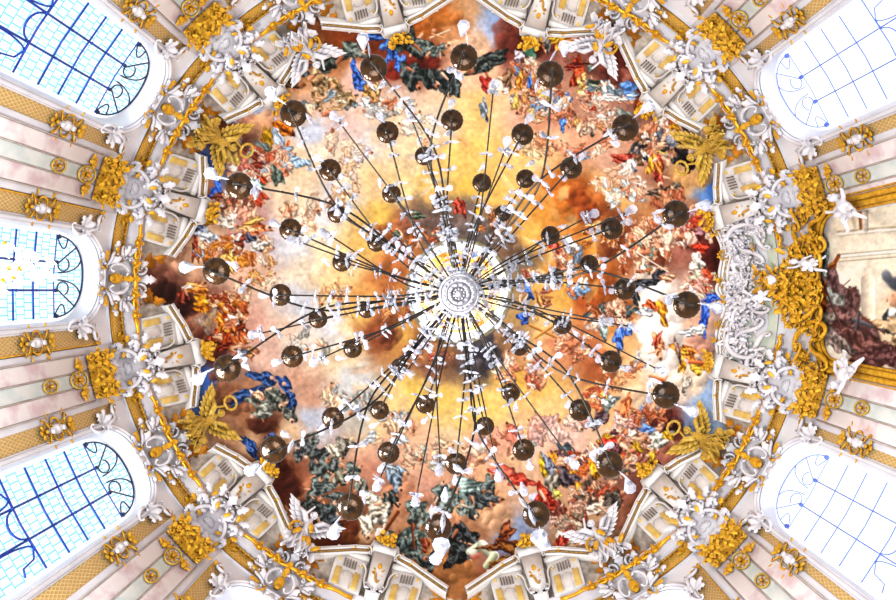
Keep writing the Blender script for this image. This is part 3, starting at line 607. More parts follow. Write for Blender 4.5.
# ------------------------------------------------------------------ materials
def lin(h):
    c = hexc(h)
    return [float(x/12.92 if x <= .04045 else ((x+.055)/1.055)**2.4) for x in c]+[1.0]
def newmat(name):
    m = bpy.data.materials.new(name); m.use_nodes = True
    nt = m.node_tree; b = nt.nodes['Principled BSDF']
    return m, nt, b
def noisy(name, c0, c1, rough=.6, metal=0.0, scale=6.0, bump=.0, bscale=20.0, spec=.4, emit=0, thr=(.35, .65)):
    m, nt, b = newmat(name); N = nt.nodes; Lk = nt.links
    tc = N.new('ShaderNodeTexCoord'); nz = N.new('ShaderNodeTexNoise'); nz.inputs['Scale'].default_value = scale; nz.inputs['Detail'].default_value = 5
    Lk.new(tc.outputs['Object'], nz.inputs['Vector'])
    cr = N.new('ShaderNodeValToRGB'); cr.color_ramp.elements[0].position = thr[0]; cr.color_ramp.elements[1].position = thr[1]
    cr.color_ramp.elements[0].color = lin(c0); cr.color_ramp.elements[1].color = lin(c1)
    Lk.new(nz.outputs['Fac'], cr.inputs['Fac']); Lk.new(cr.outputs['Color'], b.inputs['Base Color'])
    b.inputs['Roughness'].default_value = rough; b.inputs['Metallic'].default_value = metal; b.inputs['Specular IOR Level'].default_value = spec
    if bump:
        n2 = N.new('ShaderNodeTexNoise'); n2.inputs['Scale'].default_value = bscale; n2.inputs['Detail'].default_value = 4
        Lk.new(tc.outputs['Object'], n2.inputs['Vector'])
        bp = N.new('ShaderNodeBump'); bp.inputs['Strength'].default_value = bump; bp.inputs['Distance'].default_value = .05
        Lk.new(n2.outputs['Fac'], bp.inputs['Height']); Lk.new(bp.outputs['Normal'], b.inputs['Normal'])
    return m
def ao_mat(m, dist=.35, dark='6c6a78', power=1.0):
    """paint occlusion shade into the base colour, darkening the crevices of carved work"""
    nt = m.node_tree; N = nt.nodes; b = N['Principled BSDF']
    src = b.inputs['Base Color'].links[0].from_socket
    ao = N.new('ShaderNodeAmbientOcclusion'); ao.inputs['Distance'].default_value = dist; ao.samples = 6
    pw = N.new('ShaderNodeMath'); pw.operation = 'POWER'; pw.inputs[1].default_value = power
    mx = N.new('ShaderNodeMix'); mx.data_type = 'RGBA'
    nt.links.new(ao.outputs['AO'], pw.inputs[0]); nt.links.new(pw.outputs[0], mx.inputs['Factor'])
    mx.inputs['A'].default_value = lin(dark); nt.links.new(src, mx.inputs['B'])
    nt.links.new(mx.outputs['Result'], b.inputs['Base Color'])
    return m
M = {}
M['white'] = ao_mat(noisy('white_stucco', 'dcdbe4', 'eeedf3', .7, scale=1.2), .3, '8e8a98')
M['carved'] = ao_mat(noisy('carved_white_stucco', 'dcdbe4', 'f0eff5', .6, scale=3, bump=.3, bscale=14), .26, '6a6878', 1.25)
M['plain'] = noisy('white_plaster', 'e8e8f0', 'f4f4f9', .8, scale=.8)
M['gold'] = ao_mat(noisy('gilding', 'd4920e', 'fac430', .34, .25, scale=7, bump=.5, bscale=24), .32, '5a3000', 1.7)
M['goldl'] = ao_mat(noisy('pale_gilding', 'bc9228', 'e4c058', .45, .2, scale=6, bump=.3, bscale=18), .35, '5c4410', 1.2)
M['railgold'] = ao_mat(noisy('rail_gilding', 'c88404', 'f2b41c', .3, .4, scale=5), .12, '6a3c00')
M['pink'] = noisy('pink_marble', 'e4ccd4', 'faf4f6', .35, scale=1.3, thr=(.36, .5))
M['green'] = noisy('pale_green_marble', 'd8e6e6', 'eef4f2', .35, scale=1.8, thr=(.38, .58))
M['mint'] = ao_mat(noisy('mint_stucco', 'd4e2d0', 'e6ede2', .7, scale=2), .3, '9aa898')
M['shade'] = noisy('shaded_stone', 'bfb2a8', 'd8cec6', .8, scale=3)
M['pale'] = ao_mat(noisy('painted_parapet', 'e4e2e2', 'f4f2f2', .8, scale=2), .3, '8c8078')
M['ochre'] = noisy('ochre_stone', 'd8b050', 'ecce7c', .7, scale=2)
M['slot'] = noisy('grey_recess', 'a8a4a4', 'c0bcbc', .8, scale=4)
M['bronze'] = noisy('bronze', '150a02', '442806', .2, .5, scale=14, spec=.6)
M['iron'] = noisy('dark_iron', '17120f', '2c241e', .4, .5, scale=8)
M['candle'] = noisy('candle_wax', 'e8dfcc', 'f6f0e2', .5, scale=4)
M['silver'] = ao_mat(noisy('silvered_glass', '8c8a96', 'c6c4cc', .3, .2, scale=24), .06, '3c3a44', 1.5)
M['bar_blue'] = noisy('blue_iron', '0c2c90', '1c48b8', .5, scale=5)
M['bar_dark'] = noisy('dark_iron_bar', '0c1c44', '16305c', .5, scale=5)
M['bar_pale'] = noisy('sunlit_blue_iron', '4a70e8', '6a8cf0', .5, scale=5)  # lighter blue: window glare put into the bar colour
def crystal_mat():
    m, nt, b = newmat('cut_crystal'); N = nt.nodes
    tc = N.new('ShaderNodeTexCoord'); nz = N.new('ShaderNodeTexVoronoi'); nz.inputs['Scale'].default_value = 30
    nt.links.new(tc.outputs['Object'], nz.inputs['Vector'])
    cr = N.new('ShaderNodeValToRGB'); e = cr.color_ramp.elements
    e[0].position = .0; e[0].color = lin('f4f4ff'); e[1].position = 1.; e[1].color = lin('4c4e60'); q = e.new(.5); q.color = lin('b4b6c6')
    nt.links.new(nz.outputs['Color'], cr.inputs['Fac']); nt.links.new(cr.outputs['Color'], b.inputs['Base Color'])
    al = N.new('ShaderNodeMapRange'); al.inputs['To Min'].default_value = .2; al.inputs['To Max'].default_value = .85
    sp = N.new('ShaderNodeSeparateColor'); nt.links.new(nz.outputs['Color'], sp.inputs[0]); nt.links.new(sp.outputs[1], al.inputs['Value'])
    nt.links.new(al.outputs['Result'], b.inputs['Alpha'])
    b.inputs['Roughness'].default_value = .06; b.inputs['Specular IOR Level'].default_value = .9
    return m
M['crystal'] = crystal_mat()
def lattice_mat(name, c0, c1, k):
    m, nt, b = newmat(name); N = nt.nodes; L = nt.links
    tc = N.new('ShaderNodeTexCoord'); sp = N.new('ShaderNodeSeparateXYZ'); L.new(tc.outputs['Object'], sp.inputs[0])
    def mth(op, a, bb):
        n = N.new('ShaderNodeMath'); n.operation = op
        for i, q in enumerate((a, bb)):
            if q is None: continue
            if isinstance(q, (int, float)): n.inputs[i].default_value = q
            else: L.new(q, n.inputs[i])
        return n.outputs[0]
    y = mth('MULTIPLY', sp.outputs['Y'], k); z = mth('MULTIPLY', sp.outputs['Z'], k*.6)
    s1 = mth('ABSOLUTE', mth('SINE', mth('ADD', y, z), None), None); s2 = mth('ABSOLUTE', mth('SINE', mth('SUBTRACT', y, z), None), None)
    mn = mth('MINIMUM', s1, s2)
    cr = N.new('ShaderNodeValToRGB'); e = cr.color_ramp.elements
    e[0].position = .12; e[0].color = lin(c1); e[1].position = .42; e[1].color = lin(c0)
    L.new(mn, cr.inputs['Fac']); L.new(cr.outputs['Color'], b.inputs['Base Color'])
    bp = N.new('ShaderNodeBump'); bp.inputs['Strength'].default_value = .5; bp.inputs['Distance'].default_value = .03; bp.invert = True
    L.new(mn, bp.inputs['Height']); L.new(bp.outputs['Normal'], b.inputs['Normal'])
    b.inputs['Roughness'].default_value = .5; b.inputs['Metallic'].default_value = .15
    return m
M['lattice'] = lattice_mat('gilded_lattice', 'd0a860', 'f0d49c', 26)
M['frieze'] = lattice_mat('gilded_frieze_lattice', 'd49e34', 'f2c864', 22)
def glass_mat(name, tint, lead, strength):
    m = bpy.data.materials.new(name); m.use_nodes = True; nt = m.node_tree; N = nt.nodes; L = nt.links
    N.remove(N['Principled BSDF']); out = N['Material Output']
    tc = N.new('ShaderNodeTexCoord'); sp = N.new('ShaderNodeSeparateXYZ'); L.new(tc.outputs['Object'], sp.inputs[0])
    cb = N.new('ShaderNodeCombineXYZ'); L.new(sp.outputs['Y'], cb.inputs[0]); L.new(sp.outputs['Z'], cb.inputs[1])
    br = N.new('ShaderNodeTexBrick'); br.inputs['Scale'].default_value = 1.0; br.inputs['Mortar Size'].default_value = .022
    br.inputs['Brick Width'].default_value = .24; br.inputs['Row Height'].default_value = .36; br.inputs['Mortar Smooth'].default_value = .3
    br.inputs['Color1'].default_value = lin(tint); br.inputs['Color2'].default_value = lin('ffffff'); br.inputs['Mortar'].default_value = lin(lead)
    L.new(cb.outputs[0], br.inputs['Vector'])
    tr = N.new('ShaderNodeBsdfTransparent'); L.new(br.outputs['Color'], tr.inputs['Color'])
    L.new(tr.outputs[0], out.inputs['Surface'])
    return m
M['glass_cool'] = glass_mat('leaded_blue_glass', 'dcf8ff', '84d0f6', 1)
M['glass_sun'] = glass_mat('glare_white_glass', 'ffffff', 'f2f7ff', 1)  # pane and lead colours whitened to hold the glare of the bright windows
def vcol_mat(name, rough=.75):
    m, nt, b = newmat(name)
    a = nt.nodes.new('ShaderNodeVertexColor'); a.layer_name = 'paint'
    nt.links.new(a.outputs['Color'], b.inputs['Base Color']); b.inputs['Roughness'].default_value = rough; b.inputs['Specular IOR Level'].default_value = .15
    return m
M['paint'] = vcol_mat('fresco_pigment')

def grid_obj(name, P, C, keep, mat, parent=None):
    """P (n,m,3) points, C (n,m,3) sRGB colours, keep (n-1,m-1) mask -> painted mesh"""
    n, m = P.shape[:2]
    ii, jj = np.nonzero(keep)
    a = ii*m+jj
    q = np.stack([a, a+1, a+m+1, a+m], 1)
    used = np.unique(q); remap = np.full(n*m, -1, np.int64); remap[used] = np.arange(len(used))
    q = remap[q]; V = P.reshape(-1, 3)[used]; cc = C.reshape(-1, 3)[used]
    me = bpy.data.meshes.new(name)
    me.vertices.add(len(V)); me.vertices.foreach_set('co', V.astype(np.float32).ravel())
    me.loops.add(len(q)*4); me.loops.foreach_set('vertex_index', q.astype(np.int32).ravel())
    me.polygons.add(len(q)); me.polygons.foreach_set('loop_start', np.arange(0, len(q)*4, 4, dtype=np.int32))
    try: me.polygons.foreach_set('loop_total', np.full(len(q), 4, np.int32))
    except Exception: pass
    me.update(calc_edges=True); me.validate()
    me.polygons.foreach_set('use_smooth', [True]*len(q))
    ca = me.color_attributes.new('paint', 'FLOAT_COLOR', 'POINT')
    l = np.where(cc <= .04045, cc/12.92, ((np.maximum(cc, 0)+.055)/1.055)**2.4)
    ca.data.foreach_set('color', np.concatenate([l, np.ones((len(l), 1))], 1).astype(np.float32).ravel())
    me.materials.append(mat)
    o = bpy.data.objects.new(name, me); col.objects.link(o)
    if parent: o.parent = parent
    return o
WORLD = 1.05
EXPO = 0.18
DOME_FILL = 1.55
# ------------------------------------------------------------------ words for places
def seen(phi, r, m=12):
    x = CX+r*math.cos(RAD(phi)); y = CY+r*math.sin(RAD(phi))
    return -m < x < 896+m and -m < y < 600+m
PW = {16.2: 'between the framed painting and lower right window', 43.7: 'below the lower right window', 74.9: 'right of centre at the bottom edge',
      106.0: 'left of centre at the bottom edge', 137.2: 'below the lower left window', 166.8: 'between the middle left and lower left windows',
      197.4: 'between the middle left and upper left windows', 226.5: 'above the upper left window', 256.3: 'left of centre at the top edge',
      286.1: 'right of centre at the top edge', 315.9: 'above the upper right window', 344.1: 'between the framed painting and upper right window'}
BW = {0.15: 'framed painting', 30.0: 'lower right window', 59.3: 'bottom window right of centre', 90.5: 'bottom middle window', 121.6: 'bottom left window',
      152.0: 'lower left window', 182.1: 'middle left window', 212.0: 'upper left window', 241.4: 'top window left of centre', 271.2: 'top middle window', 301.0: 'top window right of centre', 330.0: 'upper right window'}

# ------------------------------------------------------------------ walls, windows, cornice (the setting)
ZB, ZW = 12.5, 23.85
WO, ZS, ZT = 1.5, 20.65, 22.4
def arch_z(s, w, zs, zt): return zs+(zt-zs)*max(0.0, 1-abs(s/w)**2.2)**(1/2.2)
def outline(w, zs, zt, z0, n=28, off=0.0):
    pts = [(-w-off, z0)]+[(-w-off, z0+(zs-z0)*i/4) for i in range(1, 4)]
    for i in range(n+1):
        a = PI-PI*i/n
        c, s_ = math.cos(a), math.sin(a)
        pts.append(((w+off)*math.copysign(abs(c)**(2/2.2), c), zs+(zt-zs+off)*abs(s_)**(2/2.2)))
    pts += [(w+off, z0+(zs-z0)*i/4) for i in range(3, -1, -1)]
    return pts
def cyl(b, s, z, d): 
    a = RAD(b)+s/RW; r = RW-d
    return (r*math.cos(a), r*math.sin(a), z+ZC)
walls = {'wall_right': MB(), 'wall_bottom': MB(), 'wall_left': MB(), 'wall_top': MB()}
WN = ['wall_right', 'wall_right', 'wall_bottom', 'wall_bottom', 'wall_bottom', 'wall_left', 'wall_left', 'wall_left', 'wall_top', 'wall_top', 'wall_top', 'wall_right']
for i, b in enumerate(BAYS):
    mb = walls[WN[i]]
    sl = -RAD((b-PIERS[i-1]) % 360)*RW; sr = RAD((PIERS[i]-b) % 360)*RW
    hole = i != 0
    def column(ss, z0):
        vs = []; 
        for s, zz in zip(ss, z0):
            vs += [cyl(b, s, zz, 0), cyl(b, s, (zz+ZW)/2, 0), cyl(b, s, ZW, 0)]
        mb.add(vs, [(3*k+j, 3*k+3+j, 3*k+4+j, 3*k+1+j) for k in range(len(ss)-1) for j in (0, 1)])
    if hole:
        L_ = [sl+(-WO-sl)*k/6 for k in range(7)]; R_ = [WO+(sr-WO)*k/6 for k in range(7)]
        column(L_, [ZB]*7); column(R_, [ZB]*7)
        op = outline(WO, ZS, ZT, ZB); mid = op[4:-4]
        column([p[0] for p in mid], [p[1] for p in mid])
        gl = outline(1.38, 20.75, 22.4, ZB)
        n = len(op); vs = [cyl(b, s, z, 0) for s, z in op]+[cyl(b, s*1.02, z, -.62) for s, z in gl]
        mb.add(vs, [(k, k+1, n+k+1, n+k) for k in range(n-1)])
    else:
        ss = [sl+(sr-sl)*k/18 for k in range(19)]; column(ss, [ZB]*19)
for k, mb in walls.items():
    tag(build(k, mb, M['plain']), kind='structure')

def window(i, b, sun):
    fr = Frame(RW, 0, 0); fg = Frame(RW+.62, 0, 0)
    root = empty('window_%d' % i, cyl(b, 0, 18, -.6)); root.rotation_euler = (0, 0, RAD(b)); tag(root, kind='structure')
    ref = Vector((RW+.6, 0, 18+ZC))
    mb = MB(); pts = outline(1.37, 20.75, 22.36, ZB)
    # pane: strips across
    vs = []; n = len(pts)
    for k in range(n//2):
        l, r = pts[k], pts[n-1-k]
        for q in range(7):
            vs.append((l[0]+(r[0]-l[0])*q/6, l[1], 0))
    m = n//2
    mb.add(vs, [(k*7+q, k*7+q+1, (k+1)*7+q+1, (k+1)*7+q) for k in range(m-1) for q in range(6)])
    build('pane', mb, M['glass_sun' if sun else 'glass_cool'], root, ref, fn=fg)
    # frame moulding round the opening
    for off, w, h in ((.05, .06, .10), (.16, .10, .13), (.26, .05, .06)):
        pass
    mb = MB()
    for off, w, h in ((.03, .05, .08), (.11, .07, .10), (.19, .045, .06)):
        mb.tube([(s, z, h) for s, z in outline(WO, ZS, ZT, ZB, off=off)], w, 8)
    build('moulding', mb, M['white'], root, ref, fn=fr)
    # glazing bars
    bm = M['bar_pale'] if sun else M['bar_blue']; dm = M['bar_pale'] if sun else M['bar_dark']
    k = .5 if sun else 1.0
    fb = Frame(RW+.56, 0, 0)
    mb = MB()
    for u in (-.46, .46):
        mb.tube([(u, ZB, 0), (u, 16, 0), (u, 20.75, 0)], .034*k, 6)
        for z in (20.75, 19.9, 19.0, 18.05, 16.9): mb.blob((u, z, .02), .05*k, 6, 4)
    for j, z in enumerate((20.75, 19.75, 18.85, 17.95, 16.95)):
        mb.tube([(-1.36, z, 0), (0, z, 0), (1.36, z, 0)], (.026 if j else .018)*(.5 if sun else 1), 6)
    # lower medallion of curved bars
    for sgn in (-1, 1):
        mb.tube([(sgn*(.72-.22*math.cos(t)), 15.9+1.05*math.sin(t)*1.0, 0) for t in np.linspace(-1.5, 1.5, 12)], .028*k, 6)
        mb.tube([(sgn*u, z, 0) for u, z in ((1.26, 16.2), (1.05, 16.3), (.98, 16.75), (.7, 16.95), (.43, 16.95))], .026*k, 6)
    mb.tube([(.43*math.cos(t), 16.95-.42*math.sin(t), 0) for t in np.linspace(0, PI, 12)], .028*k, 6)
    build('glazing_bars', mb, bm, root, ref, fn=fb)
    mb = MB()
    mb.tube([(s*.985, z, 0) for s, z in outline(1.35, 20.75, 22.34, 20.75)[4:-4]], .03*k, 6)
    for sgn in (-1, 1):
        mb.tube([(sgn*(1.26-.34*math.sin(t)), 20.8+.45*math.sin(t*.5)*1.2, 0) for t in np.linspace(0, PI, 10)], .022*k, 6)
        mb.tube([(sgn*(1.02-.60*(1-math.cos(t))*.5), 21.9-.95*math.sin(t*.5)**2, 0) for t in np.linspace(0, PI, 10)], .026*k, 6)
        mb.tube([(sgn*(.62-.5*math.sin(t)), 22.2-1.2*(1-math.cos(t)), 0) for t in np.linspace(0, PI/2, 10)], .026*k, 6)
        mb.tube([(sgn*(.40+.22*math.cos(t)), 21.25+.3*math.sin(t), 0) for t in np.linspace(.4, 5.2, 14)], .024*k, 6)
        mb.blob((sgn*1.3, 20.85, .02), (.08, .12, .05)); mb.blob((sgn*.46, 20.85, .02), (.07, .12, .05))
    build('fanlight_scrolls', mb, dm, root, ref, fn=fb)
for i, b in enumerate(BAYS):
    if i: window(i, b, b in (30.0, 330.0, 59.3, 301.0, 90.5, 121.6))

def ring_lathe(name, prof, mat, n=360):
    mb = MB(); vs = []
    for r, z in prof:
        for k in range(n):
            a = 2*PI*k/n; vs.append((r*math.cos(a), r*math.sin(a), z+ZC))
    mb.add(vs, [(i*n+k, i*n+(k+1) % n, (i+1)*n+(k+1) % n, (i+1)*n+k) for i in range(len(prof)-1) for k in range(n)])
    return build(name, mb, mat)
tag(ring_lathe('trim_1', [(12.66, 22.84), (12.53, 22.84), (12.53, 22.88), (12.60, 22.9)], M['white']), kind='structure')
tag(ring_lathe('trim_2', [(12.66, 23.78), (12.56, 23.78), (12.56, 23.81), (12.51, 23.83), (12.50, 23.88), (12.44, 23.89), (12.43, 23.925), (12.36, 23.93), (12.34, 23.99), (12.26, 24.0), (12.22, 24.06), (12.10, 24.1), (12.10, 24.2)], M['white']), kind='structure')
# outer shell of the dome, behind the painted plaster
prof = []
for t in np.linspace(-.02, 1.37, 40):
    prof.append((RD*math.cos(t)+.12, ZD+HD*math.sin(t)+.1))
tag(ring_lathe('ceiling', prof, M['plain'], 120), kind='structure')

# ------------------------------------------------------------------ the fresco on the dome
cv = paint_fresco()
st = .8
xs = np.arange(CX-326, CX+326.1, st); ys = np.arange(CY-326, CY+326.1, st)
gx, gy = np.meshgrid(xs, ys)
rr = np.hypot(gx-CX, gy-CY); ph = np.arctan2(gy-CY, gx-CX)
tt = np.interp(rr, _R[::-1], _T[::-1])
rho, zz = RD*np.cos(tt), ZD+HD*np.sin(tt)+ZC
P_ = np.stack([rho*np.cos(ph), rho*np.sin(ph), zz], -1)
C_ = cv.sample(gx, gy)
ok = (rr > 48.5) & (rr < 322.4)
keep = ok[:-1, :-1] & ok[1:, :-1] & ok[:-1, 1:] & ok[1:, 1:]
fo = grid_obj('dome_fresco', P_, C_, keep, M['paint'])
tag(fo, 'huge round painted fresco of saints and angels on clouds covering the dome', 'fresco')

# ------------------------------------------------------------------ lantern at the crown
zl = ZD+HD*math.sin(1.375)
tag(ring_lathe('trim_3', [(2.62, 31.72), (2.56, 31.66), (2.50, 31.74), (2.44, 31.80)], noisy('green_grey_stone', '6a6450', '8a8468', .8, scale=4), 96), kind='structure')
M['lantern_white'] = noisy('lantern_white', 'fbf8f4', 'ffffff', .6, scale=2)
tag(ring_lathe('trim_4', [(2.45, 31.8), (2.40, 31.78), (2.34, 31.86), (2.22, 31.9), (2.2, 32.0), (2.16, 32.0), (2.16, 33.2)], M['lantern_white'], 96), kind='structure')
lc = Canvas(400, 232, 118, 118, 3, 9)
lc.background([(440,260,'f0c060'),(459,250,'f4c860'),(480,258,'e8a850'),(495,275,'f4d080'),(500,300,'f8dc90'),(490,320,'f6d888'),(470,335,'f0c870'),(440,330,'f0c468'),(420,315,'f4cc80'),(415,290,'f0d8a0'),(425,270,'f4e0b0'),(459,291,'f8e4a8')], 6)
lc.crowd(482, 266, 8, 6, 10, ['c84820', 'e06830', 'd89040'], 8, 1); lc.crowd(470, 255, 8, 5, 6, ['5080d0', 'e8a850', 'f0d8b0'], 7, 2)
lc.crowd(459, 291, 40, 40, 70, ['e8b050', 'f0d8a0', 'd89848', 'f8ecd0', 'c8783c', 'f4c878'], 8, 3, con=.4); lc.crowd(450, 255, 14, 8, 12, ['e8a040', 'f0c050', 'd88830'], 8, 4)
lc.finish(.08)
g = np.linspace(-44, 44, 150); gx2, gy2 = np.meshgrid(g, g); r2 = np.hypot(gx2, gy2)
zc_ = 33.2+1.0*np.sqrt(np.clip(1-(r2/44.5)**2, 0, 1))
P2 = np.stack([gx2*2.18/44, gy2*2.18/44, zc_+ZC], -1)
k2 = r2 < 44; keep = k2[:-1, :-1] & k2[1:, :-1] & k2[:-1, 1:] & k2[1:, 1:]
lf = grid_obj('lantern_fresco', P2, lc.sample(gx2+459, gy2+291), keep, M['paint'])
tag(lf, 'small golden yellow ceiling painting inside the bright lantern at the crown of the dome', 'fresco')

# ------------------------------------------------------------------ pilasters with gilded capitals
fr = Frame(RW, 21.0)
ref = Frame(RW-.1, 21.0).ref()
VP = [p for p in PIERS if seen(p, 366)]
root = empty('pilaster', ref); tag(root, 'x', 'pilaster')
mb = MB(); mb.box(-1.02, 1.02, -8.4, 1.75, 0, .10, 8, 1, .02)
build('shaft', mb, M['white'], root, ref, fn=fr)
for u0, u1 in ((-.76, -.27), (.27, .76)):
    mb = MB(); mb.box(u0, u1, -8.4, .0, .08, .135, 4, 1, .012); build('marble_inlay', mb, M['pink'], root, ref, fn=fr)
mb = MB(); mb.box(-.21, .21, -8.4, -.3, .08, .15, 3, 1, .012); build('centre_strip', mb, M['green'], root, ref, fn=fr)
mb = MB()
for u in (-.24, .24, -.8, .8): mb.tube([(u, -8.4, .13), (u, .0, .13)], .024, 6)
build('bead_moulding', mb, M['shade'], root, ref, fn=fr)
def rosette(z, a, bq, big):
    mb = MB()
    n = 20
    mb.tube([(a*math.cos(2*PI*k/n), z+bq*math.sin(2*PI*k/n), .19) for k in range(n)], .035, 6, closed=True)
    o = build('rosette', mb, M['goldl'], root, ref, fn=fr)
    mb = MB()
    mb.v = []; 
    mb.add([(0, z, .17)]+[(a*math.cos(2*PI*k/n), z+bq*math.sin(2*PI*k/n), .16) for k in range(n)], [(0, 1+k, 1+(k+1) % n) for k in range(n)])
    build('rosette_ground', mb, M['white'], o, ref-ref, fn=lambda p: tuple(Vector(fr(p))-ref))
    mb = MB()
    for k in range(8 if big else 6):
        th = 2*PI*k/(8 if big else 6)+.2
        mb.leaf((a*.12*math.cos(th), z+bq*.12*math.sin(th), 0), math.degrees(math.atan2(bq*math.sin(th), a*math.cos(th))), (a+bq)*.40, a*.42, .3, 2, .17, .12, 6)
    mb.blob((0, z, .22), (a*.2, bq*.2, .06))
    build('rosette_flower', mb, M['gold'], o, Vector((0, 0, 0)), fn=lambda p: tuple(Vector(fr(p))-ref))
rosette(-.62, .27, .44, True); rosette(-2.05, .2, .31, False)
for s_ in (-1, 1):
    mb = MB()
    for j in range(4): mb.leaf((s_*.45, -.62+.03*j, .12), 90+s_*(-70+42*j), .34, .16, .5, 2, .05, .2, 6)
    mb.blob((s_*.45, -.58, .2), (.1, .14, .08))
    build('gilded_sprig', mb, M['gold'], root, ref, fn=fr)
# the capital
cap = MB(); rg = random.Random(4)
cap.blob((0, 1.0, .02), (.6, .6, .12), 12, 8)
for row, (z, n, L_, W_, h) in enumerate(((.42, 5, .55, .34, .16), (.72, 4, .58, .36, .26), (1.05, 5, .55, .34, .36))):
    for k in range(n):
        u = (k-(n-1)/2)*1.28/n
        cap.leaf((u, z, h), 90-u*22+rg.uniform(-9, 9), L_, W_, .75, 3, 0, .45, 9)
        cap.leaf((u+rg.uniform(-.1, .1), z+L_*.5, h+.18), rg.uniform(20, 160), .3, .2, .7, 3, 0, .5, 7)
for s_ in (-1, 1):
    cap.scroll((s_*.5, 1.32, 0), 90+s_*55, .75, 'C', .075, 1.6, s_, .38, .08)
    cap.scroll((s_*.62, .75, 0), 90-s_*20, .8, 'S', .055, 1.4, s_, .25, .06)
    cap.leaf((s_*.55, 1.3, .4), 90-s_*50, .4, .26, .7, 3, 0, .4, 8)
    cap.leaf((s_*.62, .95, .3), 90-s_*95, .34, .22, .6, 3, 0, .4, 8)
    cap.leaf((s_*.5, .5, .2), 90-s_*140, .34, .22, .6, 3, 0, .35, 8)
cap.shell((0, 1.35, .3), .32, 90)
for k in range(22): cap.leaf((rg.uniform(-.65, .65), rg.uniform(.35, 1.6), .36+rg.uniform(-.05, .12)), rg.uniform(0, 360), .26, .17, .7, 3, 0, .5, 7)
for k in range(6): cap.blob((rg.uniform(-.6, .6), rg.uniform(.45, 1.5), .46), rg.uniform(.04, .06), 6, 5)
cap.v = [(p[0]*1.08, (p[1]-1.0)*.72+.42, p[2]) for p in cap.v]
co = build('capital', cap, M['gold'], root, ref, fn=fr)
ring_place(root, ref, VP, ['gold-capped marble pilaster '+PW[p] for p in VP], 'marble pilasters between the windows')

# white scroll console blocks above each capital, breaking the cornice
ft = Frame(12.45, 23.25, 30); refc = ft.ref()
root = empty('scroll_console', refc); tag(root, 'x', 'console')
mb = MB(); mb.box(-.5, .5, -.75, .75, -.2, .14, 6, 4, .06); mb.box(-.85, .85, -.62, -.42, -.1, .30, 6, 1, .03)
build('block', mb, M['white'], root, refc, fn=ft)
mb = MB()
for s_ in (-1, 1):
    mb.scroll((s_*.55, -.1, 0), 90+s_*18, 1.3, 'C', .085, 1.3, s_, .26, .12)
    mb.scroll((s_*.85, .30, 0), 90-s_*52, .9, 'S', .065, 1.3, -s_, .18, .10)
    mb.scroll((s_*.30, .55, 0), 90+s_*60, .7, 'C', .065, 1.5, -s_, .36, .1)
    mb.leaf((s_*.35, -.5, .25), 90-s_*70, .5, .3, .6, 3, 0, .4)
    mb.leaf((s_*.2, .2, .35), 90-s_*30, .6, .3, .7, 3, 0, .4); mb.leaf((s_*.62, -.2, .35), 90-s_*120, .5, .26, .6, 3, 0, .4); mb.leaf((s_*.55, .35, .35), 90-s_*95, .5, .26, .6, 3, 0, .4); mb.leaf((s_*.15, -.45, .35), 90-s_*150, .45, .24, .6, 3, 0, .4)
    mb.leaf((s_*.8, .75, .2), 90-s_*75, .5, .26, .6, 3, 0, .4)
    mb.leaf((s_*.45, .95, .25), 90-s_*35, .55, .26, .6, 3, 0, .4)
mb.leaf((0, .75, .3), 90, .7, .34, .7, 3, 0, .35); mb.shell((0, -.12, .26), .34, 90); mb.shell((0, -.25, .24), .26, -90)
for s_ in (-1, 1):
    for (u, v, a_) in ((.28, -.62, 120), (.7, -.55, 60), (.12, .62, 60), (.85, .1, 20), (.4, .15, 150), (.95, .5, 120), (.3, .9, 160)): mb.leaf((s_*u, v, .3), 90-s_*a_, .38, .22, .7, 3, 0, .45, 8)
build('scrolls', mb, M['carved'], root, refc, fn=ft)
for s_ in (-1, 1):
    for (u, v, h, a_, L_, W_) in ((.55, -.62, .32, 60, .34, .2), (.95, .1, .3, 100, .32, .2), (.18, .35, .48, 40, .3, .16), (.75, .62, .36, -30, .3, .15), (.4, -.25, .42, 80, .26, .14)):
        mb = MB(); mb.leaf((s_*u, v, h), 90-s_*a_, L_, W_, .6, 3, 0, .4); build('gilt_leaf', mb, M['gold'], root, refc, fn=ft)
VC = [p for p in PIERS if seen(p, 338)]
ring_place(root, refc, VC, ['white scroll console '+PW[p] for p in VC], 'scroll consoles on the cornice')

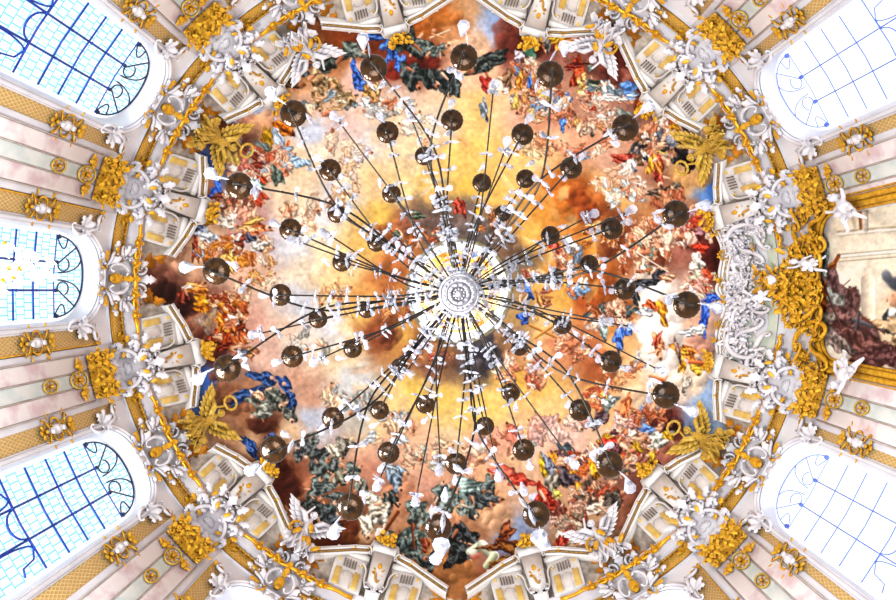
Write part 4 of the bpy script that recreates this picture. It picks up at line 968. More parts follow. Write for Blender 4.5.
# ------------------------------------------------------------------ wall panels beside the windows
def lattice(side):
    s0, s1 = (1.70, 2.30) if side > 0 else (-2.30, -1.70)
    c = (s0+s1)/2
    fr = Frame(RW, 19.0); ref = Frame(RW-.05, 19.0).ref()
    ref = Vector(fr((c, 0, .05)))
    root = empty('lattice_panel', ref); tag(root, 'x', 'wall panel')
    mb = MB(); mb.box(s0, s1, -6.5, 2.95, 0, .05, 3, 1, .005); build('field', mb, M['lattice'], root, ref, fn=fr)
    mb = MB()
    mb.tube([(s0, -6.5, .05), (s0, 2.95, .05), (c, 3.0, .05), (s1, 2.95, .05), (s1, -6.5, .05)], .032, 6)
    build('gilt_edge', mb, M['gold'], root, ref, fn=fr)
    mb = MB(); rg = random.Random(3)
    for s_ in (-1, 1):
        mb.scroll((c+s_*.22, -.25, 0), 90+s_*10, .75, 'C', .036, 1.4, s_, .10, .06)
        mb.scroll((c+s_*.2, .4, 0), 90-s_*40, .55, 'S', .034, 1.4, s_, .10, .06)
        mb.scroll((c+s_*.18, -.85, 0), 90+s_*40, .55, 'S', .034, 1.4, -s_, .10, .06)
        mb.leaf((c+s_*.26, .35, .08), 90-s_*60, .28, .15, .5, 3, 0, .3, 7); mb.leaf((c+s_*.26, -.6, .08), 90-s_*120, .28, .15, .5, 3, 0, .3, 7)
    for a_, z_ in ((90, .85), (-90, -1.3), (60, .8), (120, .8), (-60, -1.2), (-120, -1.2)): mb.leaf((c, z_*.8, .08), a_, .38, .17, .5, 3, 0, .3, 8)
    mb.blob((c, .6, .14), (.07, .1, .06)); mb.blob((c, -.95, .14), (.06, .1, .06))
    sq = lambda p: fr((c+(p[0]-c)*1.2, -.2+(p[1]+.2)*.66, p[2]))
    build('cartouche_scrolls', mb, M['gold'], root, ref, fn=sq)
    mb = MB(); mb.blob((c, -.22, .06), (.13, .4, .10), 12, 8)
    for k in range(3): mb.blob((c+rg.uniform(-.05, .05), -.45+k*.25, .13), (.07, .11, .05))
    build('cartouche_shield', mb, M['carved'], root, ref, fn=lambda p: fr((c+(p[0]-c)*1.35, -.2+(p[1]+.2)*1.0, p[2]+.03)))
    mb = MB()   # corner rocaille in white at the head of the panel
    q = -1 if side > 0 else 1
    for a_, L_ in ((90+q*20, .6), (90+q*70, .55), (90-q*35, .5), (90+q*120, .5)): mb.leaf((c+q*.33, 2.0, .08), a_, L_, .26, .6, 3, 0, .35)
    mb.scroll((c+q*.35, 2.45, 0), 90+q*25, .9, 'S', .07, 1.4, q, .10, .08); mb.scroll((c+q*.5, 1.6, 0), 90-q*15, .8, 'C', .06, 1.4, q, .10, .08); mb.scroll((c+q*.1, 2.7, 0), 90+q*80, .7, 'C', .06, 1.4, -q, .10, .08)
    build('corner_rocaille', mb, M['carved'], root, ref, fn=fr)
    mb = MB()
    for a_ in (90, 40, 140): mb.leaf((c-q*.18, 2.85, .06), a_-q*20, .3, .15, .5, 2, 0, .3, 6)
    build('gilt_tip', mb, M['gold'], root, ref, fn=fr)
    return root, ref
for side in (1, -1):
    bs = [b for b in BAYS[1:] if seen(b+side*6.5, 390, 40)]
    root, ref = lattice(side)
    # local origin is off the bay axis: place by rotating the reference itself
    w = 'following' if side > 0 else 'preceding'
    labs = ['tan lattice wall panel on the %s side of the %s' % ('clockwise' if side > 0 else 'anticlockwise', BW[b]) for b in bs]
    ring_place(root, ref, bs, labs, 'lattice panels beside the windows')

# gold frieze panels under the cornice
def frieze(side):
    s0, s1 = (.62, 2.42)
    if side < 0: s0, s1 = -s1, -s0
    c = (s0+s1)/2; fr = Frame(RW, 23.35); ref = Vector(fr((c, 0, .03)))
    root = empty('frieze_panel', ref); tag(root, 'x', 'frieze panel')
    mb = MB(); mb.box(s0, s1, -.38, .36, 0, .06, 8, 1, .01); build('field', mb, M['frieze'], root, ref, fn=fr)
    mb = MB(); mb.tube([(s0+(s1-s0)*k/8, .36, .06) for k in range(9)], .05, 6); mb.tube([(s0+(s1-s0)*k/8, -.38, .06) for k in range(9)], .025, 6)
    for u, q in ((s0, -1), (s1, 1)):
        if (q > 0) == (side > 0):
            for a_ in (90, 35, -35, -90): mb.leaf((u-q*.1, 0, .05), 90-q*a_, .4, .24, .5, 3, 0, .3, 7)
            mb.tube([(u, -.3, .06), (u+q*.06, 0, .06), (u, .3, .06)], .04, 6)
    for k in range(7): mb.blob((s0+(s1-s0)*(k+.5)/7, .30, .1), (.08, .05, .04), 6, 4)
    build('gilt_edge', mb, M['gold'], root, ref, fn=fr)
    return root, ref
for side in (1, -1):
    bs = [b for b in BAYS[1:] if seen(b+side*7, 345)]
    root, ref = frieze(side)
    ring_place(root, ref, bs, ['gold frieze panel, %s half above the %s' % ('clockwise' if side > 0 else 'anticlockwise', BW[b]) for b in bs], 'gold frieze panels')

# rocaille cartouche crowning each window
fw = Frame(12.5, 23.2, 12); refw = fw.ref()
root = empty('rocaille_cartouche', refw); tag(root, 'x', 'cartouche')
mb = MB(); rg = random.Random(9)
for s_ in (-1, 1):
    mb.scroll((s_*.42, .05, 0), 90+s_*14, 1.15, 'C', .065, 1.5, s_, .14, .12)
    mb.scroll((s_*.72, -.45, 0), 90-s_*58, .85, 'S', .055, 1.5, s_, .12, .12)
    mb.scroll((s_*.55, .72, 0), 90+s_*48, .85, 'S', .055, 1.4, -s_, .18, .12)
    mb.scroll((s_*.95, .1, 0), 90-s_*100, .6, 'C', .05, 1.5, s_, .12, .10)
    mb.scroll((s_*.28, 1.1, 0), 90-s_*20, .7, 'C', .055, 1.6, -s_, .2, .1)
    for a_, u, v, L_ in ((35, .5, -.5, .6), (80, .75, .2, .6), (120, .5, -.75, .55), (20, .5, .85, .6), (60, .85, .5, .5), (150, .25, -.8, .5), (100, 1.0, -.2, .45)):
        mb.leaf((s_*u, v, .15), 90-s_*a_, L_, .26, .65, 3, 0, .42)
mb.leaf((0, 1.0, .2), 90, .8, .34, .6, 4, 0, .4); mb.leaf((0, -.7, .15), -90, .55, .3, .6, 3, 0, .4); mb.shell((0, .75, .2), .34, 90)
build('scrolls', mb, M['carved'], root, refw, fn=fw)
mb = MB(); mb.blob((0, -.05, .12), (.2, .34, .14), 14, 8); mb.leaf((0, .2, .2), 90, .5, .24, .6, 3, 0, .4); mb.leaf((0, -.2, .2), -90, .45, .22, .6, 3, 0, .4)
build('gilded_heart', mb, M['gold'], root, refw, fn=fw)
mb = MB()
for s_ in (-1, 1):
    mb.leaf((s_*.62, -.62, .2), 90-s_*120, .5, .26, .6, 3, 0, .4); mb.leaf((s_*.35, .62, .3), 90-s_*60, .42, .2, .6, 3, 0, .4); mb.leaf((s_*.9, -.1, .2), 90-s_*140, .4, .2, .6, 3, 0, .4)
    mb.scroll((s_*.95, .75, 0), 90-s_*70, .6, 'C', .05, 1.4, s_, .2, .08)
    mb.scroll((s_*.42, -.9, 0), 90+s_*30, .5, 'C', .05, 1.4, -s_, .2, .08)
mb.leaf((0, .55, .3), 90, .4, .22, .6, 3, 0, .4)
build('gilt_foliage', mb, M['gold'], root, refw, fn=fw)
bs = [b for b in BAYS[1:] if seen(b, 345, 16)]
ring_place(root, refw, bs, ['white and gold cartouche heading the '+BW[b] for b in bs], 'cartouches over the windows')

# gilded rail running along the cornice, one length per bay
RB = {}
for i, b in enumerate(BAYS):
    if not any(seen(b+d, 327, 2) for d in (-11, 0, 11)): continue
    l = -((b-PIERS[i-1]) % 360)+3.2; r = ((PIERS[i]-b) % 360)-3.2
    fr = Frame(12.12, 23.83); ref = fr.ref()
    mb = MB()
    segs = [(l, r)] if i else [(l+.5, -7.5), (7.5, r-.5)]
    for a0, a1 in segs:
        n = 18; 
        mb.tube([(RAD(a0+(a1-a0)*k/n)*12.2, 0, .02+(0.05 if k % 6 in (2, 3) else 0)) for k in range(n+1)], [.07+(.02 if k % 6 == 0 else 0) for k in range(n+1)], 8)
    knobs = [d for d in (-6.4, -2.9, 2.9, 6.4)] if i else [-11, 11]
    root = empty('gilded_rail', Matrix.Rotation(RAD(b), 4, 'Z') @ ref); root.rotation_euler = (0, 0, RAD(b))
    build('bar', mb, M['railgold'], root, ref, fn=fr)
    for d in knobs:
        u = RAD(d)*12.2
        kb = MB(); kb.blob((u, 0, .05), (.15, .14, .13), 10, 7)
        for q in (-1, 1):
            kb.blob((u+q*.17, 0, .05), (.07, .10, .10), 8, 5); kb.leaf((u+q*.1, 0, .1), 90-q*90, .3, .2, .3, 3, 0, .2, 6)
        kb.leaf((u, .05, .12), 90, .2, .16, .4, 2, 0, .3, 6); kb.leaf((u, -.05, .12), -90, .2, .16, .4, 2, 0, .3, 6)
        build('knob', kb, M['railgold'], root, ref, fn=fr)
    tag(root, 'gilded knobbed rail above the '+BW[b], 'railing', 'gilded rails on the cornice')

# ------------------------------------------------------------------ painted parapet balconies round the fresco
def widen(p, k=1.2): return (p[0]*k, 303+(p[1]-303)*(k if p[1] > 280 else 1)-(0 if p[1] > 280 else 23*(k-1)), p[2])
class DF:
    """u, v in design pixels on the dome, h in design pixels inwards"""
    def __call__(s, p): return dome(p[0]/max(p[1], 1.0), p[1], p[2]*.045)
D_ = DF()
def edge_r(u): return float(np.interp(abs(u), [0, 12, 14, 30, 52, 76], [267, 267, 274, 279, 290, 303]))
def side_panel(root, ref, s_):
    mb = MB()
    U = lambda x: s_*x
    def pbox(mb, u0, u1, v0, v1, h0, h1, nu=4):
        a, b = sorted((U(u0), U(u1))); mb.box(a, b, v0, v1, h0, h1, nu, 2, .25)
    pbox(mb, 13, 46, 284, 322.5, -1, 3)
    pbox(mb, 12, 47, 284, 289, 0, 5)
    pbox(mb, 25.2, 34.8, 305, 322, 2, 4)
    o = build('side_panel', mb, M['pale'], root, ref, fn=D_)
    for u0 in (17, 37):
        mb = MB(); pbox(mb, u0, u0+6.5, 305, 321, 2.4, 4.8, 2); build('gold_pier', mb, M['ochre'], o, (0, 0, 0), fn=lambda p: tuple(Vector(D_(p))-ref))
    for u0 in (15.5, 39):
        mb = MB(); mb.blob((U(u0+2), 295, 3.2), (2.2, 2.6, .6)); build('gold_boss', mb, M['ochre'], o, (0, 0, 0), fn=lambda p: tuple(Vector(D_(p))-ref))
    mb = MB()
    for k in range(5): mb.box(min(U(23.5+k*2.9), U(24.6+k*2.9)), max(U(23.5+k*2.9), U(24.6+k*2.9)), 293, 301, 2.8, 4.6)
    for u0 in (22, 38): mb.blob((U(u0), 303.5, 3), (1.7, 1.3, .5))
    mb.tube([(U(30+5*math.cos(t)), 309.5+3.4*math.sin(t), 4) for t in np.linspace(PI, 2*PI, 9)], .8, 6)
    build('grille', mb, M['slot'], o, (0, 0, 0), fn=lambda p: tuple(Vector(D_(p))-ref))
VB = [p for p in PIERS if any(seen(p+d, 290, 5) for d in (-9, 0, 9))]
for p in VB:
    right = p in (16.2, 344.1)
    ref = Vector(dome(0, 300)); root = empty('parapet_balcony', Matrix.Rotation(RAD(p), 4, 'Z') @ ref); root.rotation_euler = (0, 0, RAD(p))
    for s_ in (-1, 1):
        if right and (s_ < 0) == (p == 16.2): continue
        side_panel(root, ref, s_)
    ip = PIERS.index(p); lo = -73 if BAYKIND[ip] in ('white', 'plain') else -54; hi = 73 if BAYKIND[(ip+1) % 12] in ('white', 'plain') else 54
    if p == 16.2: lo = -8
    if p == 344.1: hi = 8
    us = np.linspace(lo, hi, 61)
    mb = MB()
    for dr, h, w in ((0, 5, 1.3), (2.2, 6.2, 1.0), (7.2, 5.5, 1.2)): mb.tube([(u, edge_r(u)+dr, h) for u in us], w, 6)
    n = len(us); vs = []
    for u in us: vs += [(u, edge_r(u), 0), (u, edge_r(u), 5), (u, edge_r(u)+8, 5), (u, edge_r(u)+8, 0)]
    mb.add(vs, [(4*k+j, 4*k+4+j, 4*k+5+j, 4*k+1+j) for k in range(n-1) for j in range(3)])
    build('coping', mb, M['pale'], root, ref, fn=D_)
    mb = MB()
    for u in np.arange(lo+3, hi-2, 4.6): 
        mb.blob((u, edge_r(u)+4.6, 5.6), (.95, 1.5, .8), 6, 4)
    mb.tube([(u, edge_r(u)+4.6, 5.6) for u in us[2:-1]], .4, 5)
    for u in (-30, -16, 16, 30):
        if lo < u < hi: mb.blob((u, edge_r(u)+2.4, 6), (2.0, 1.7, 1.2), 7, 5, .2, random.Random(2))
    build('gold_beading', mb, M['gold'], root, ref, fn=D_)
    mb = MB(); mb.poly([(-7, 323), (7, 323), (10.5, 277), (-10.5, 277)], 0, 8); mb.poly([(-4.5, 319), (4.5, 319), (7.5, 284), (-7.5, 284)], 7, 9)
    mb.poly([(-12, 280), (12, 280), (12.5, 270), (-12.5, 270)], 0, 10)
    for s_ in (-1, 1): mb.scroll((s_*12.5, 305, 0), -90+s_*12, 28, 'S', 1.2, 1.2, s_, 4, 2); mb.scroll((s_*14, 279, 0), -90+s_*35, 11, 'C', .9, 1.3, s_, 6, 2)
    build('pedestal', mb, M['pale'], root, ref, fn=D_)
    mb = MB()
    for a_, L_ in ((-90, 13), (-40, 9), (-140, 9), (20, 7), (160, 7)): mb.leaf((0, 305, 9), a_, L_, 5, .6, 3, 0, .35, 8)
    mb.scroll((2, 309, 0), -70, 14, 'S', 1.2, 1.4, 1, 10, 1.5)
    build('gold_bracket', mb, M['gold'], root, ref, fn=D_)
    mb = MB(); rg = random.Random(int(p))
    mb.shell((0, 273, 11), 13, -90, 9, 0, .25)
    for a_ in (-150, -120, -60, -30): mb.leaf((0, 272, 9), a_, 10, 6, .6, 3, 2, .4, 8)
    for k in range(16): mb.leaf((rg.uniform(-10, 10), 266+rg.uniform(-4, 6), 12+rg.uniform(-1, 2)), rg.uniform(0, 360), rg.uniform(5, 9), 4.5, .7, 3, 0, .45, 8)
    build('gold_shell', mb, M['gold'], root, ref, fn=D_)
    mb = MB()   # star-like scrolls where the console meets the rail
    for a_ in (-90, -35, -145, 20, 160): mb.leaf((0, 322, 7), a_, 10, 5, .5, 3, 0, .3, 8)
    for s_ in (-1, 1): mb.scroll((s_*7, 322, 0), 90+s_*60, 12, 'C', 1.1, 1.4, s_, 8, 2)
    build('white_scroll', mb, M['carved'], root, ref, fn=D_)
    tag(root, 'white parapet with gold shell '+PW[p], 'balcony', 'parapet balconies round the fresco')

# ------------------------------------------------------------------ statues standing in the niches
def remesh(o, v):
    m = o.modifiers.new('remesh', 'REMESH'); m.mode = 'VOXEL'; m.voxel_size = v; m.use_smooth_shade = True
    return o
def angel(kind, mat, bays, labelfn, group):
    ref = Vector(dome(0, 303)); root = empty(kind, ref); tag(root, 'x', 'statue')
    g = Vector((0, 0, 0))
    body = MB()
    T = lambda pts, rad: body.tube(pts, rad, 8)
    T([(1, 283, 11), (1, 287, 11), (0, 293, 11), (-1, 300, 11), (-1, 306, 11)], [1.4, 2.6, 4.4, 3.6, 4.6])
    body.blob((1.2, 280.5, 12), (2.7, 3.1, 2.8), 10, 8)
    body.blob((1.2, 278.2, 13.2), (.7, .7, .9), 6, 5)                       # nose side of the face
    T([(3.5, 289, 12), (7.5, 284, 13.5), (5.0, 276.5, 14)], [1.9, 1.5, 1.1]); body.blob((4.6, 275, 14), (1.3, 1.5, 1.0), 7, 5)
    for k in range(4): T([(4.2+.4*k, 275, 14), (3.4+.5*k, 273.2, 14.4)], [.45, .35])
    T([(-3.5, 289, 12), (-9, 293, 13), (-14, 288, 13)], [1.9, 1.5, 1.1]); body.blob((-15, 287, 13), (1.3, 1.5, 1.0), 7, 5)
    T([(-2, 305, 11), (-6, 311, 14), (-5, 319, 11)], [3.0, 2.4, 1.5]); T([(2, 305, 11), (7, 312, 13), (12, 319, 10)], [3.0, 2.4, 1.5])
    remesh(build('body', body, mat, root, ref, fn=lambda p: D_(widen(p))), .035)
    hair = MB()
    for k in range(12):
        t = k*.55; hair.blob((1.2+2.6*math.cos(t), 281.3+2.4*math.sin(t), 12.5+.8*math.sin(k)), 1.3, 6, 5)
    build('hair', hair, mat, root, ref, fn=lambda p: D_(widen(p)))
    robe = MB(); rg = random.Random(3)
    nr, nc = 12, 34; vs = []
    for i in range(nr+1):
        t = i/nr
        for k in range(nc+1):
            q = k/nc*2-1
            wd = 5+11*t**1.1
            fold = math.sin(q*13+t*3)*(.4+1.9*t)+math.sin(q*23-t*5)*.7*t
            vs.append((q*wd-3*t+2*math.sin(t*4), 296+25*t-3*q*q*t+1.8*math.sin(q*7)*t, 13.5-3*q*q+fold*.9+2*math.sin(t*3)))
    robe.add(vs, [(i*(nc+1)+k, i*(nc+1)+k+1, (i+1)*(nc+1)+k+1, (i+1)*(nc+1)+k) for i in range(nr) for k in range(nc)])
    for x0, a_, L_ in ((7, 30, 13), (-7, 150, 13), (9, 70, 12), (-9, 110, 12)): robe.leaf((x0, 305, 12), a_, L_, 7, .8, 2, 0, .3, 10)
    for k in range(4): robe.scroll((rg.uniform(-8, 8), 302+rg.uniform(0, 14), 0), rg.uniform(60, 120), 14, 'S', 1.2, .8, 1, 13, 2)
    build('robe', robe, mat, root, ref, fn=lambda p: D_(widen(p)))
    for s_ in (-1, 1):
        w = MB()
        for row, (n_, L0, W0) in enumerate(((7, 16, 4.6), (5, 10, 4.4))):
            for k in range(n_):
                q = k/(n_-1); bx, by = s_*(4+11*q), 291-9*q+row*-1.0
                w.leaf((bx, by, 9+row*1.6), 90-s_*(118-70*(1-q)), L0*(.62+.38*q), W0, .3, 1, 0, .14, 9)
        w.tube([(s_*3, 291, 11), (s_*9, 284, 12.5), (s_*15.5, 281, 11)], [2.2, 2.4, 1.2], 7)
        build('wing', w, mat, root, ref, fn=lambda p: D_(widen(p)))
    if 'gilded' in kind:
        w = MB(); n = 28
        w.tube([(5+6*math.cos(2*PI*k/n), 268.5+6.4*math.sin(2*PI*k/n), 14) for k in range(n)], [1.25+.3*math.sin(k*2.2) for k in range(n)], 7, closed=True)
        build('wreath', w, mat, root, ref, fn=lambda p: D_(widen(p)))
    else:
        w = MB()
        for k in range(5): w.leaf((rg.uniform(-14, 14), 306+rg.uniform(-8, 12), 15), rg.uniform(0, 360), 10, 4.5, .6, 3, 0, .3, 7)
        w.scroll((12, 300, 0), 60, 16, 'C', 1.2, 1.4, 1, 14, 2)
        build('gilt_drapery_edge', w, M['gold'], root, ref, fn=lambda p: D_(widen(p)))
    ring_place(root, ref, bays, [labelfn(b) for b in bays], group)
angel('gilded_angel', M['goldl'], [31.2, 152.6, 212.2, 329.8], lambda b: 'gilded angel holding a wreath above the '+BW[min(BAYS, key=lambda q: abs(q-b))], 'gilded angels')
angel('white_angel', M['carved'], [60.2, 122.6, 237.6, 299.8], lambda b: 'white winged angel above the '+BW[min(BAYS, key=lambda q: abs(q-b))], 'white angels')
# ------------------------------------------------------------------ right side: great framed painting, stucco crest, putti
fr = Frame(RW, 18.0)
ref = Vector(fr((0, 0, .1)))
root = empty('framed_painting', ref)
pc = Canvas(805, 190, 130, 190, 4, 21)
pc.background([(830,212,'d8ccb8'),(850,208,'e4d8c4'),(880,205,'e8dcc8'),(895,215,'f0e4d0'),(845,230,'e8dcc4'),(870,232,'efe4d0'),(895,235,'e0d4c0'),(835,250,'f0e4d0'),(860,252,'f6ead8'),(890,250,'f4e8d4'),(830,270,'e8ddd0'),(850,280,'f8f0e0'),(875,280,'f4e8d4'),(860,300,'f8eede'),(850,320,'f4e8d8'),(880,320,'f0dcc0'),(890,340,'e8d0b0'),(845,345,'f0e4d4'),(870,355,'ecd8c0'),(905,300,'e8d4b8'),(920,280,'e8d8c0'),(822,225,'a0a0a8'),(816,240,'8c8c98'),(818,260,'98a09c')], 4)
for y, c in ((232, 'd0c0a8'), (236, 'f8f0e0'), (255, 'd4c4ac'), (258, 'faf2e4'), (262, 'dccdb6')): pc.line(838, y+3, 930, y-4, 1.3, c, .8)
pc.line(862, 232, 861, 215, 2, 'a87850'); pc.line(866, 234, 866, 212, 3, 'c0b8b4', .6)
pc.blob(851, 289, 9, 10, 'f4ead8', shade=.1, a=.8); pc.line(842, 296, 842, 330, 8, 'efe2cc', .7); pc.line(868, 285, 868, 320, 7, 'ecdcc4', .6)
for (x, y, l, w, a, c, q) in ((836, 305, 60, 34, 62, '7c5856', 1), (850, 335, 66, 34, 40, '8a6260', 2), (880, 362, 70, 22, 10, '7c5252', 3), (822, 262, 60, 14, 80, '909a9a', 4)):
    pc.drape(x, y, l, w, a, c, 740+q, folds=5, con=.35)
for i, (x, y, l, w, a, c) in enumerate([(818,232,44,10,100,'84848c'),(817,252,40,12,80,'8c9898'),(834,268,20,6,120,'b06828'),(822,280,44,16,60,'96a49c'),(835,292,40,18,55,'7c5c5c'),(828,310,46,26,60,'9a9c98'),(840,325,44,22,45,'8a6460'),(826,330,36,20,70,'a0968c'),(850,342,50,20,25,'7c5450'),(868,352,50,16,15,'8a5e58'),(890,360,50,16,10,'744c4c'),(838,346,34,14,40,'9a8a84'),(822,300,26,10,80,'c06c2c')]):
    pc.drape(x, y, l, w, a, c, 700+i, folds=4, con=.45)
pc.line(815, 265, 840, 330, 1, '74504c'); pc.line(853, 324, 925, 349, 1.9, '6c7078'); pc.line(859, 316, 856, 333, 1.3, '5c6068'); pc.line(864, 322, 884, 338, .9, '8c4c28')
pc.drape(900, 322, 34, 30, 90, '4c545c', 720, con=.25); pc.blob(897, 304, 9, 12, 'd8a888', 10); pc.blob(887, 304, 1.8, 3, 'e0a880'); pc.blob(893, 300, 1.2, .8, '5a4438'); pc.blob(890.5, 309, 1.6, .8, 'b46a58'); pc.blob(897, 289, 13, 8, '5c626c', 25); pc.blob(887, 281, 6, 8, '7c828c', -25); pc.blob(893, 318, 6, 7, 'eceef2'); pc.drape(915, 330, 40, 40, 90, 'd8b48c', 721)
pc.drape(896, 330, 36, 16, 10, 'e0c098', 722, con=.25)
pc.line(842, 291, 850, 284, .5, '8c6040'); pc.line(842, 291, 852, 294, .5, '8c6040')
pc.finish(.08)
SP, ZPT = 2.42, 22.15
ns, nz = 130, 220
ss = np.linspace(-SP, SP, ns); tv = np.linspace(0, 1, nz)
P3 = np.zeros((nz, ns, 3)); GX = np.zeros((nz, ns)); GY = np.zeros((nz, ns))
for j, s in enumerate(ss):
    zt = 20.9+(ZPT-20.9)*max(0, 1-abs(s/SP)**2.6)**(1/2.6)
    z = 13.6+(zt-13.6)*tv
    a = s/RW
    P3[:, j, 0] = (RW-.06)*math.cos(a); P3[:, j, 1] = (RW-.06)*math.sin(a); P3[:, j, 2] = z+ZC
    GX[:, j] = CX+F*(RW-.06)*math.cos(a)/z; GY[:, j] = CY+F*(RW-.06)*math.sin(a)/z
keep = np.ones((nz-1, ns-1), bool)
P3 = P3-np.array(ref)
grid_obj('canvas', P3, pc.sample(GX, GY), keep, M['paint'], root)
mb = MB()
for off, w, h in ((.03, .07, .12), (.16, .11, .15), (.34, .12, .12), (.50, .07, .08)):
    mb.tube([(s, z-18, h) for s, z in outline(SP, 20.9, ZPT, 13.6, 30, off)], w, 8)
mb2 = outline(SP, 20.9, ZPT, 13.6, 30, 0); mb3 = outline(SP, 20.9, ZPT, 13.6, 30, .52); n = len(mb2)
mb.add([(s, z-18, .08) for s, z in mb2]+[(s, z-18, .08) for s, z in mb3], [(k, k+1, n+k+1, n+k) for k in range(n-1)])
build('frame', mb, M['gold'], root, ref, fn=fr)
def rich(mb, c, sx, sy, n, seed, h=.2, L_=.55, w=.06):
    n = int(n*2.4); L_ *= .72; w *= .55
    rg = random.Random(seed)
    for k in range(n):
        t = rg.uniform(0, 2*PI); d = math.sqrt(rg.random())
        p = (c[0]+sx*d*math.cos(t), c[1]+sy*d*math.sin(t), h+rg.uniform(-.05, .12)*L_*2)
        m = rg.random()
        if m < .24: mb.scroll((p[0], p[1], 0), rg.uniform(0, 360), L_*rg.uniform(.8, 1.7), rg.choice('CS'), w*rg.uniform(.8, 1.3), 1.4, rg.choice((-1, 1)), p[2], w)
        elif m < .9: mb.leaf(p, rg.uniform(0, 360), L_*rg.uniform(.8, 1.4), L_*.5, .65, 3, 0, .4, 8)
        else: mb.blob(p, L_*.16, 7, 5)
fc = Frame(12.4, 22.75, 16)
for side in (-1, 1):
    mb = MB()
    mb.scroll((side*1.55, 4.35, 0), 90-side*25, 2.4, 'C', .12, 1.3, -side, .25, .15); mb.scroll((side*2.3, 3.6, 0), 90+side*20, 1.6, 'S', .09, 1.3, side, .22, .12)
    mb.scroll((side*1.2, 3.75, 0), 90-side*65, 1.2, 'C', .08, 1.5, side, .3, .1); mb.scroll((side*2.55, 4.8, 0), 90-side*60, 1.1, 'C', .075, 1.5, side, .3, .1)
    rich(mb, (side*1.5, 4.1), .4, .7, 14, 31+side, .3, .5); rich(mb, (side*2.6, 4.6), .35, .45, 14, 33+side, .25, .45); rich(mb, (side*2.75, 3.3), .25, .6, 8, 35+side, .2, .42)
    build('corner_scroll', mb, M['gold'], root, ref, fn=fr)
mb = MB()
for s_ in (-1, 1):
    mb.scroll((s_*.9, -.35, 0), 90-s_*35, 1.7, 'C', .09, 1.4, s_, .3, .14); mb.scroll((s_*.55, .55, 0), 90+s_*25, 1.4, 'S', .08, 1.4, -s_, .38, .14); mb.scroll((s_*.35, 1.35, 0), 90-s_*15, 1.1, 'C', .075, 1.5, -s_, .4, .12)
    rich(mb, (s_*.7, .1), .75, .75, 34, 41+s_, .35, .55, .07)
rich(mb, (0, .9), .55, .9, 34, 45, .4, .55, .07); rich(mb, (-.35, 1.9), .3, .4, 8, 47, .35, .45); rich(mb, (0, -.6), .9, .4, 24, 48, .3, .5)
mb.blob((0, .3, .05), (.8, 1.0, .2), 12, 8); rich(mb, (0, .2), .75, .95, 30, 49, .28, .5, .06)
build('crest', mb, M['gold'], root, ref, fn=fc)
mb = MB(); mb.blob((-.3, 1.2, .5), (.24, .32, .12), 14, 8)
build('crest_boss', mb, M['carved'], root, ref, fn=fc)
tag(root, 'large wall painting of draped figures in a heavy gilded rococo frame at the right edge', 'painting')
root.rotation_euler = (0, 0, RAD(-.6)); root.location = Matrix.Rotation(RAD(-.6), 4, 'Z') @ ref

# white panels showing between the crest and the corner scrolls
# putti perched on the frame
def putto(place, roll, label, pose, k=1.0):
    f0 = Frame(*place[:3]); u0 = place[3]; v0 = place[4]
    ca, sa = math.cos(RAD(roll)), math.sin(RAD(roll))
    fn = lambda p: f0((u0+k*(p[0]*ca-p[1]*sa), v0+1.45*k*(p[0]*sa+p[1]*ca), .3+k*p[2]))
    ref = Vector(fn((0, 0, .1))); root = empty('putto', ref)
    b = MB(); T = lambda a, r: b.tube(a, r, 8)
    T([(0, .27, .12), (0, .18, .12), (0, .05, .14), (0, -.10, .14), (0, -.18, .12)], [.05, .11, .15, .14, .10])
    b.blob((.01, .38, .14), (.115, .115, .12), 10, 8); b.blob((.02, .38, .255), (.022, .03, .03), 6, 5)
    for s_ in (-1, 1): b.blob((.01+s_*.115, .38, .13), (.02, .035, .03), 6, 5)
    for s_ in (-1, 1):
        e, h = pose[s_]
        T([(s_*.10, .17, .13), e, h], [.055, .048, .034]); b.blob(h, (.042, .05, .03), 7, 5)
        d = Vector(h)-Vector(e); d.normalize(); q = Vector((-d.y, d.x, 0))
        for j in range(4): T([Vector(h)+q*(.026*(j-1.5)), Vector(h)+d*.075+q*(.034*(j-1.5))], [.013, .010])
        T([Vector(h), Vector(h)+q*.06*s_+d*.03], [.014, .011])
        kn, ft_ = pose[2*s_]
        T([(s_*.075, -.15, .13), kn, ft_], [.085, .065, .038]); T([ft_, Vector(ft_)+Vector((s_*.05, -.03, .06))], [.036, .024])
    remesh(build('body', b, M['carved'], root, ref, fn=fn), .012*k*1.6)
    hr = MB()
    for j in range(14): t = j*.9; hr.blob((.01+.085*math.cos(t)*(1-j*.03), .41+.075*math.sin(t)*(1-j*.03), .15+.05*math.sin(j)), .045, 6, 5)
    build('hair', hr, M['carved'], root, ref, fn=fn)
    sh = MB()
    for a_ in (200, 250, 320, 20): sh.leaf((0, -.1, .1), a_, .34, .16, .7, 4, .1, .35, 9)
    build('loincloth', sh, M['carved'], root, ref, fn=fn)
    tag(root, label, 'putto', 'white putti on the gilded frame')
poseA = {-1: ((-.22, .22, .16), (-.34, .32, .2)), 1: ((.22, .1, .2), (.32, .2, .24)), -2: ((-.14, -.34, .22), (-.18, -.54, .12)), 2: ((.20, -.30, .24), (.34, -.46, .14))}
poseB = {-1: ((-.2, .08, .2), (-.3, -.05, .22)), 1: ((.2, .28, .18), (.26, .44, .2)), -2: ((-.2, -.3, .24), (-.36, -.4, .12)), 2: ((.12, -.36, .2), (.1, -.58, .12))}
putto((RW-.1, 19.4, 0, -2.65, .1), 55, 'white putto perched on the upper edge of the gilded painting frame', poseA, 1.25)
putto((RW-.1, 19.4, 0, 2.62, .1), -60, 'white putto lying along the lower edge of the gilded painting frame', poseB, 1.25)
putto((12.2, 23.0, 22, -.95, -.75), 20, 'small white putto between the gold crest and the upper corner scroll', poseB, .95)
